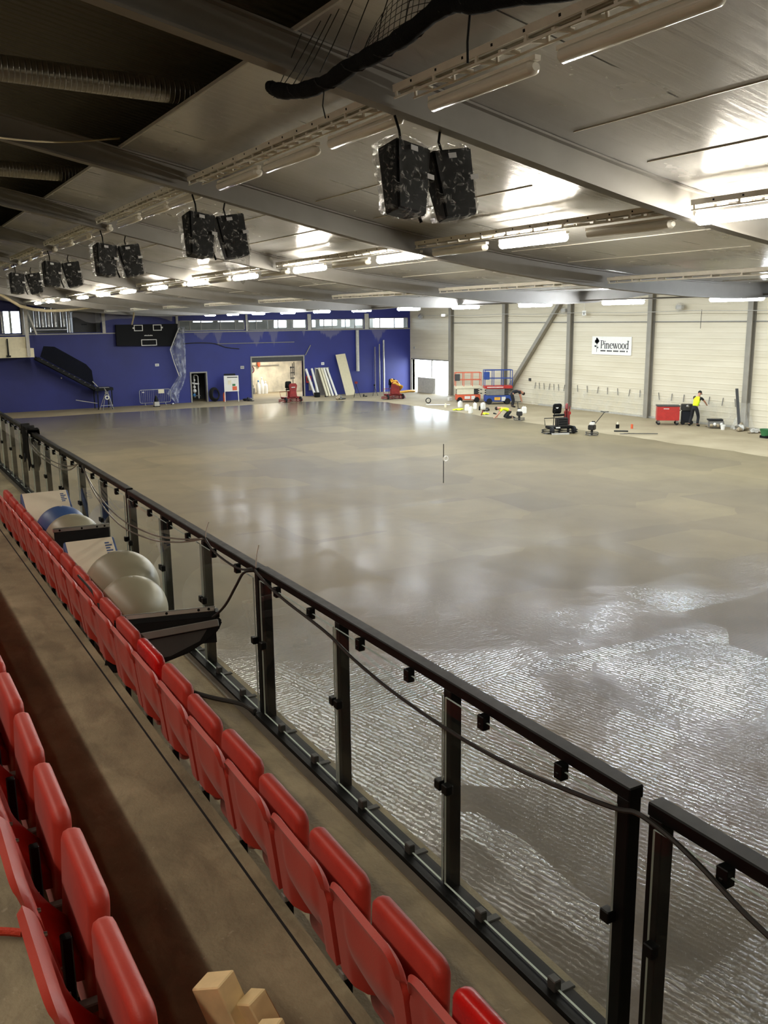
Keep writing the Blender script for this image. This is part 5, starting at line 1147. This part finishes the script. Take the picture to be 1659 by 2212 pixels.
def person(loc, rz, label, J, top, trousers, capm=None, sleeve='short', vest=None):
    """J: joints; the figure faces +y locally"""
    t = thing('person', label, 'person', loc, rz)
    j = {k: Vector(v) for k, v in J.items()}
    names = ['pelvis', 'belly', 'chest', 'neck', 'head', 'crown', 'shL', 'elL', 'wrL', 'shR', 'elR', 'wrR', 'hipL', 'knL', 'anL', 'toL', 'hipR', 'knR', 'anR', 'toR']
    rad = [(.13, .11), (.13, .105), (.15, .115), .055, (.078, .09), (.06, .07), .058, .043, .03, .058, .043, .03, .085, .06, .04, .035, .085, .06, .04, .035]
    ed = [(0, 1), (1, 2), (2, 3), (3, 4), (4, 5), (2, 6), (6, 7), (7, 8), (2, 9), (9, 10), (10, 11), (0, 12), (12, 13), (13, 14), (14, 15), (0, 16), (16, 17), (17, 18), (18, 19)]
    vs = [j[n] for n in names]
    for s, (e_, w_) in (('L', ('elL', 'wrL')), ('R', ('elR', 'wrR'))):
        d_ = (j[w_] - j[e_]).normalized(); side = d_.cross(Vector((0, 0, 1)) if abs(d_.z) < .9 else Vector((0, 1, 0))).normalized(); dn = d_.cross(side)
        pb = len(vs); vs.append(j[w_] + d_ * .06); rad.append((.036, .018)); ed.append((names.index(w_), pb))
        for q, L in ((-.028, .075), (-.009, .085), (.010, .08), (.028, .062)):
            a_ = len(vs); vs += [j[w_] + d_ * .085 + side * q, j[w_] + d_ * (.085 + L * .5) + side * q * 1.15 + dn * .008, j[w_] + d_ * (.085 + L) + side * q * 1.15 + dn * .028]; rad += [.010, .009, .0075]; ed += [(pb, a_), (a_, a_ + 1), (a_ + 1, a_ + 2)]
        a_ = len(vs); vs += [j[w_] + d_ * .045 + side * -.045, j[w_] + d_ * .08 + side * -.065 + dn * .015]; rad += [.011, .009]; ed += [(pb, a_), (a_, a_ + 1)]
    body = skin('body', vs, ed, rad, M['skin'], t)
    hd = (j['crown'] - j['neck']).normalized(); fw = Vector(J.get('look', (0, 1, 0))).normalized(); fw = (fw - hd * fw.dot(hd)).normalized(); sd = fw.cross(hd)
    hc = j['head'] + hd * .03; fm = MB()
    fm.ball((0, 0, 0), .02, 8, 6); o = fm.build('nose', M['skin'], t, loc=hc + fw * .085 - hd * .02)
    for s in (-1, 1):
        MB().ball((0, 0, 0), .012, 8, 6).build('eye', M['white'], t, loc=hc + fw * .078 + sd * .032 * s + hd * .012); MB().ball((0, 0, 0), .028, 8, 6, 0, (.5, 1, 1.2)).build('ear', M['skin'], t, loc=hc + sd * .085 * s)
    MB().ball((0, 0, 0), .022, 8, 6, 0, (1, .5, .35)).build('mouth', M['dark_red'], t, loc=hc + fw * .075 - hd * .06)
    h = MB().ball((0, 0, 0), .105, 16, 10); h.v = [v for v in h.v]
    Mh = Matrix((sd, fw, hd)).transposed()
    h.v = [tuple(Mh @ Vector((v[0] * .95, v[1] * 1.0 - .012, max(v[2], -.03) * 1.0))) for v in h.v]; h.build('cap' if capm else 'hair', M[capm or 'hair'], t, loc=hc + hd * .045)
    if capm: q = MB().add([tuple(Mh @ Vector((x_, y_, z_))) for x_, y_, z_ in ((-.07, .07, 0), (.07, .07, 0), (.06, .17, -.015), (-.06, .17, -.015))], [(0, 1, 2, 3)]); q.build('peak', M[capm], t, solid=.01, loc=hc + hd * .04)
    tv = [j['pelvis'] + (j['belly'] - j['pelvis']) * .15, j['belly'], j['chest'], j['neck'] - hd * .035, j['shL'], j['shL'].lerp(j['elL'], .62 if sleeve == 'short' else .96), j['shR'], j['shR'].lerp(j['elR'], .62 if sleeve == 'short' else .96)]
    skin('shirt', tv, [(0, 1), (1, 2), (2, 3), (2, 4), (4, 5), (2, 6), (6, 7)], [(.155, .13), (.15, .125), (.168, .135), .068, .074, .06, .074, .06], M[top], t)
    if vest: skin('vest', [j['pelvis'] + (j['belly'] - j['pelvis']) * .05, j['belly'], j['chest'], j['chest'].lerp(j['neck'], .6), j['shL'] * .9 + j['chest'] * .1, j['shR'] * .9 + j['chest'] * .1], [(0, 1), (1, 2), (2, 3), (2, 4), (2, 5)], [(.175, .15), (.172, .148), (.188, .155), .085, .082, .082], M[vest], t)
    skin('trousers', [j['pelvis'], j['pelvis'].lerp(j['belly'], .55), j['hipL'], j['knL'], j['knL'].lerp(j['anL'], .9), j['hipR'], j['knR'], j['knR'].lerp(j['anR'], .9)], [(0, 1), (0, 2), (2, 3), (3, 4), (0, 5), (5, 6), (6, 7)], [(.16, .135), (.15, .125), .108, .082, .068, .108, .082, .068], M[trousers], t)
    for s in 'LR': skin('boot', [j['an' + s] + Vector((0, 0, .06)), j['an' + s], j['to' + s]], [(0, 1), (1, 2)], [.058, .056, .05], M['black_matt'], t)
    return t
# standing worker at the wall, bent slightly forward, seen from behind (local +y faces the wall)
person((36.82, 32.2, 0), R(-78), 'person in yellow hi-vis vest, black trousers and dark cap, bent towards the pale wall',
       dict(pelvis=(0, -.12, .98), belly=(0, -.04, 1.13), chest=(0, .10, 1.38), neck=(0, .20, 1.53), head=(0, .27, 1.63), crown=(0, .30, 1.72), look=(0, 1, -.7), shL=(-.19, .14, 1.44), elL=(-.27, .30, 1.22), wrL=(-.20, .50, 1.10), shR=(.19, .14, 1.44), elR=(.30, .30, 1.24), wrR=(.26, .52, 1.12),
            hipL=(-.10, -.13, .92), knL=(-.20, -.02, .50), anL=(-.28, -.14, .08), toL=(-.31, .06, .045), hipR=(.10, -.13, .92), knR=(.15, -.0, .50), anR=(.17, -.10, .08), toR=(.19, .10, .045)), 'cloth_black', 'cloth_black', 'black_matt', 'short', 'yellow_vis')
# kneeling worker in yellow shirt, leaning down to the left with a float
person((31.25, 40.75, 0), R(62), 'person in yellow hi-vis shirt kneeling at the slab edge, reaching down with a float',
       dict(pelvis=(0, -.20, .42), belly=(0, -.06, .52), chest=(0, .20, .60), neck=(0, .36, .60), head=(0, .46, .58), crown=(0, .55, .57), look=(0, .3, -1), shL=(-.19, .24, .57), elL=(-.24, .42, .32), wrL=(-.20, .62, .12), shR=(.19, .24, .57), elR=(.26, .36, .30), wrR=(.22, .48, .08),
            hipL=(-.10, -.22, .40), knL=(-.13, .06, .09), anL=(-.12, -.38, .09), toL=(-.12, -.52, .05), hipR=(.10, -.22, .40), knR=(.13, .10, .09), anR=(.13, -.34, .09), toR=(.13, -.48, .05)), 'yellow_vis', 'cloth_black', None, 'short')
t = thing('hand_float', 'flat pale finishing float under the hand of the kneeling worker', 'float', (30.62, 41.02, 0), R(62)); MB().bb((-.3, -.06, .0), (.3, .06, .02)).build('blade', M['light_grey'], t, smooth=False); MB().tube([(-.1, 0, .02), (-.1, 0, .07), (.1, 0, .07), (.1, 0, .02)], .012, 6).build('grip', M['wood'], t)
# worker in black bending down behind
person((35.7, 45.7, 0), R(-120), 'person in black clothing and shorts bending over beside the blue lift',
       dict(pelvis=(0, -.18, .86), belly=(0, -.02, .98), chest=(0, .26, 1.06), neck=(0, .42, 1.00), head=(0, .50, .92), crown=(0, .55, .84), look=(0, -.2, -1), shL=(-.18, .30, 1.0), elL=(-.20, .36, .72), wrL=(-.16, .42, .46), shR=(.18, .30, 1.0), elR=(.20, .36, .72), wrR=(.16, .44, .46),
            hipL=(-.10, -.18, .80), knL=(-.13, -.08, .45), anL=(-.14, -.16, .08), toL=(-.15, .04, .045), hipR=(.10, -.18, .80), knR=(.13, -.06, .45), anR=(.14, -.14, .08), toR=(.15, .06, .045)), 'cloth_black', 'cloth_black', None, 'short')
# ------------------------------------------------------------------ camera and picture settings
f, pit, yaw, rol = 1952.06, R(11.985), R(29.731), R(-.6525)
F = Vector((math.sin(yaw) * math.cos(pit), math.cos(yaw) * math.cos(pit), -math.sin(pit)))
X = Vector((math.cos(yaw), -math.sin(yaw), 0)); U = X.cross(F)
X2 = X * math.cos(rol) + U * math.sin(rol); U2 = -X * math.sin(rol) + U * math.cos(rol)
cd = bpy.data.cameras.new('camera'); cam = bpy.data.objects.new('camera', cd); col.objects.link(cam)
cd.sensor_fit = 'VERTICAL'; cd.sensor_height = 36; cd.lens = f / 2212 * 36; cd.clip_end = 300; cd.clip_start = .05
mw = Matrix((X2, U2, -F)).transposed().to_4x4(); mw.translation = (0, 0, 5.5); cam.matrix_world = mw
sc.camera = cam
vs_ = sc.view_settings; sc.display_settings.display_device = 'sRGB'
vs_.view_transform = 'Standard'; vs_.look = 'None'; vs_.exposure = 1.02; vs_.gamma = 1; vs_.use_curve_mapping = False
sc.cycles.use_denoising = True; sc.cycles.sample_clamp_indirect = 8; sc.cycles.caustics_reflective = False; sc.cycles.caustics_refractive = False
sc.cycles.max_bounces = 6; sc.cycles.transparent_max_bounces = 24
sc.cycles.use_adaptive_sampling = True; sc.cycles.adaptive_threshold = .03
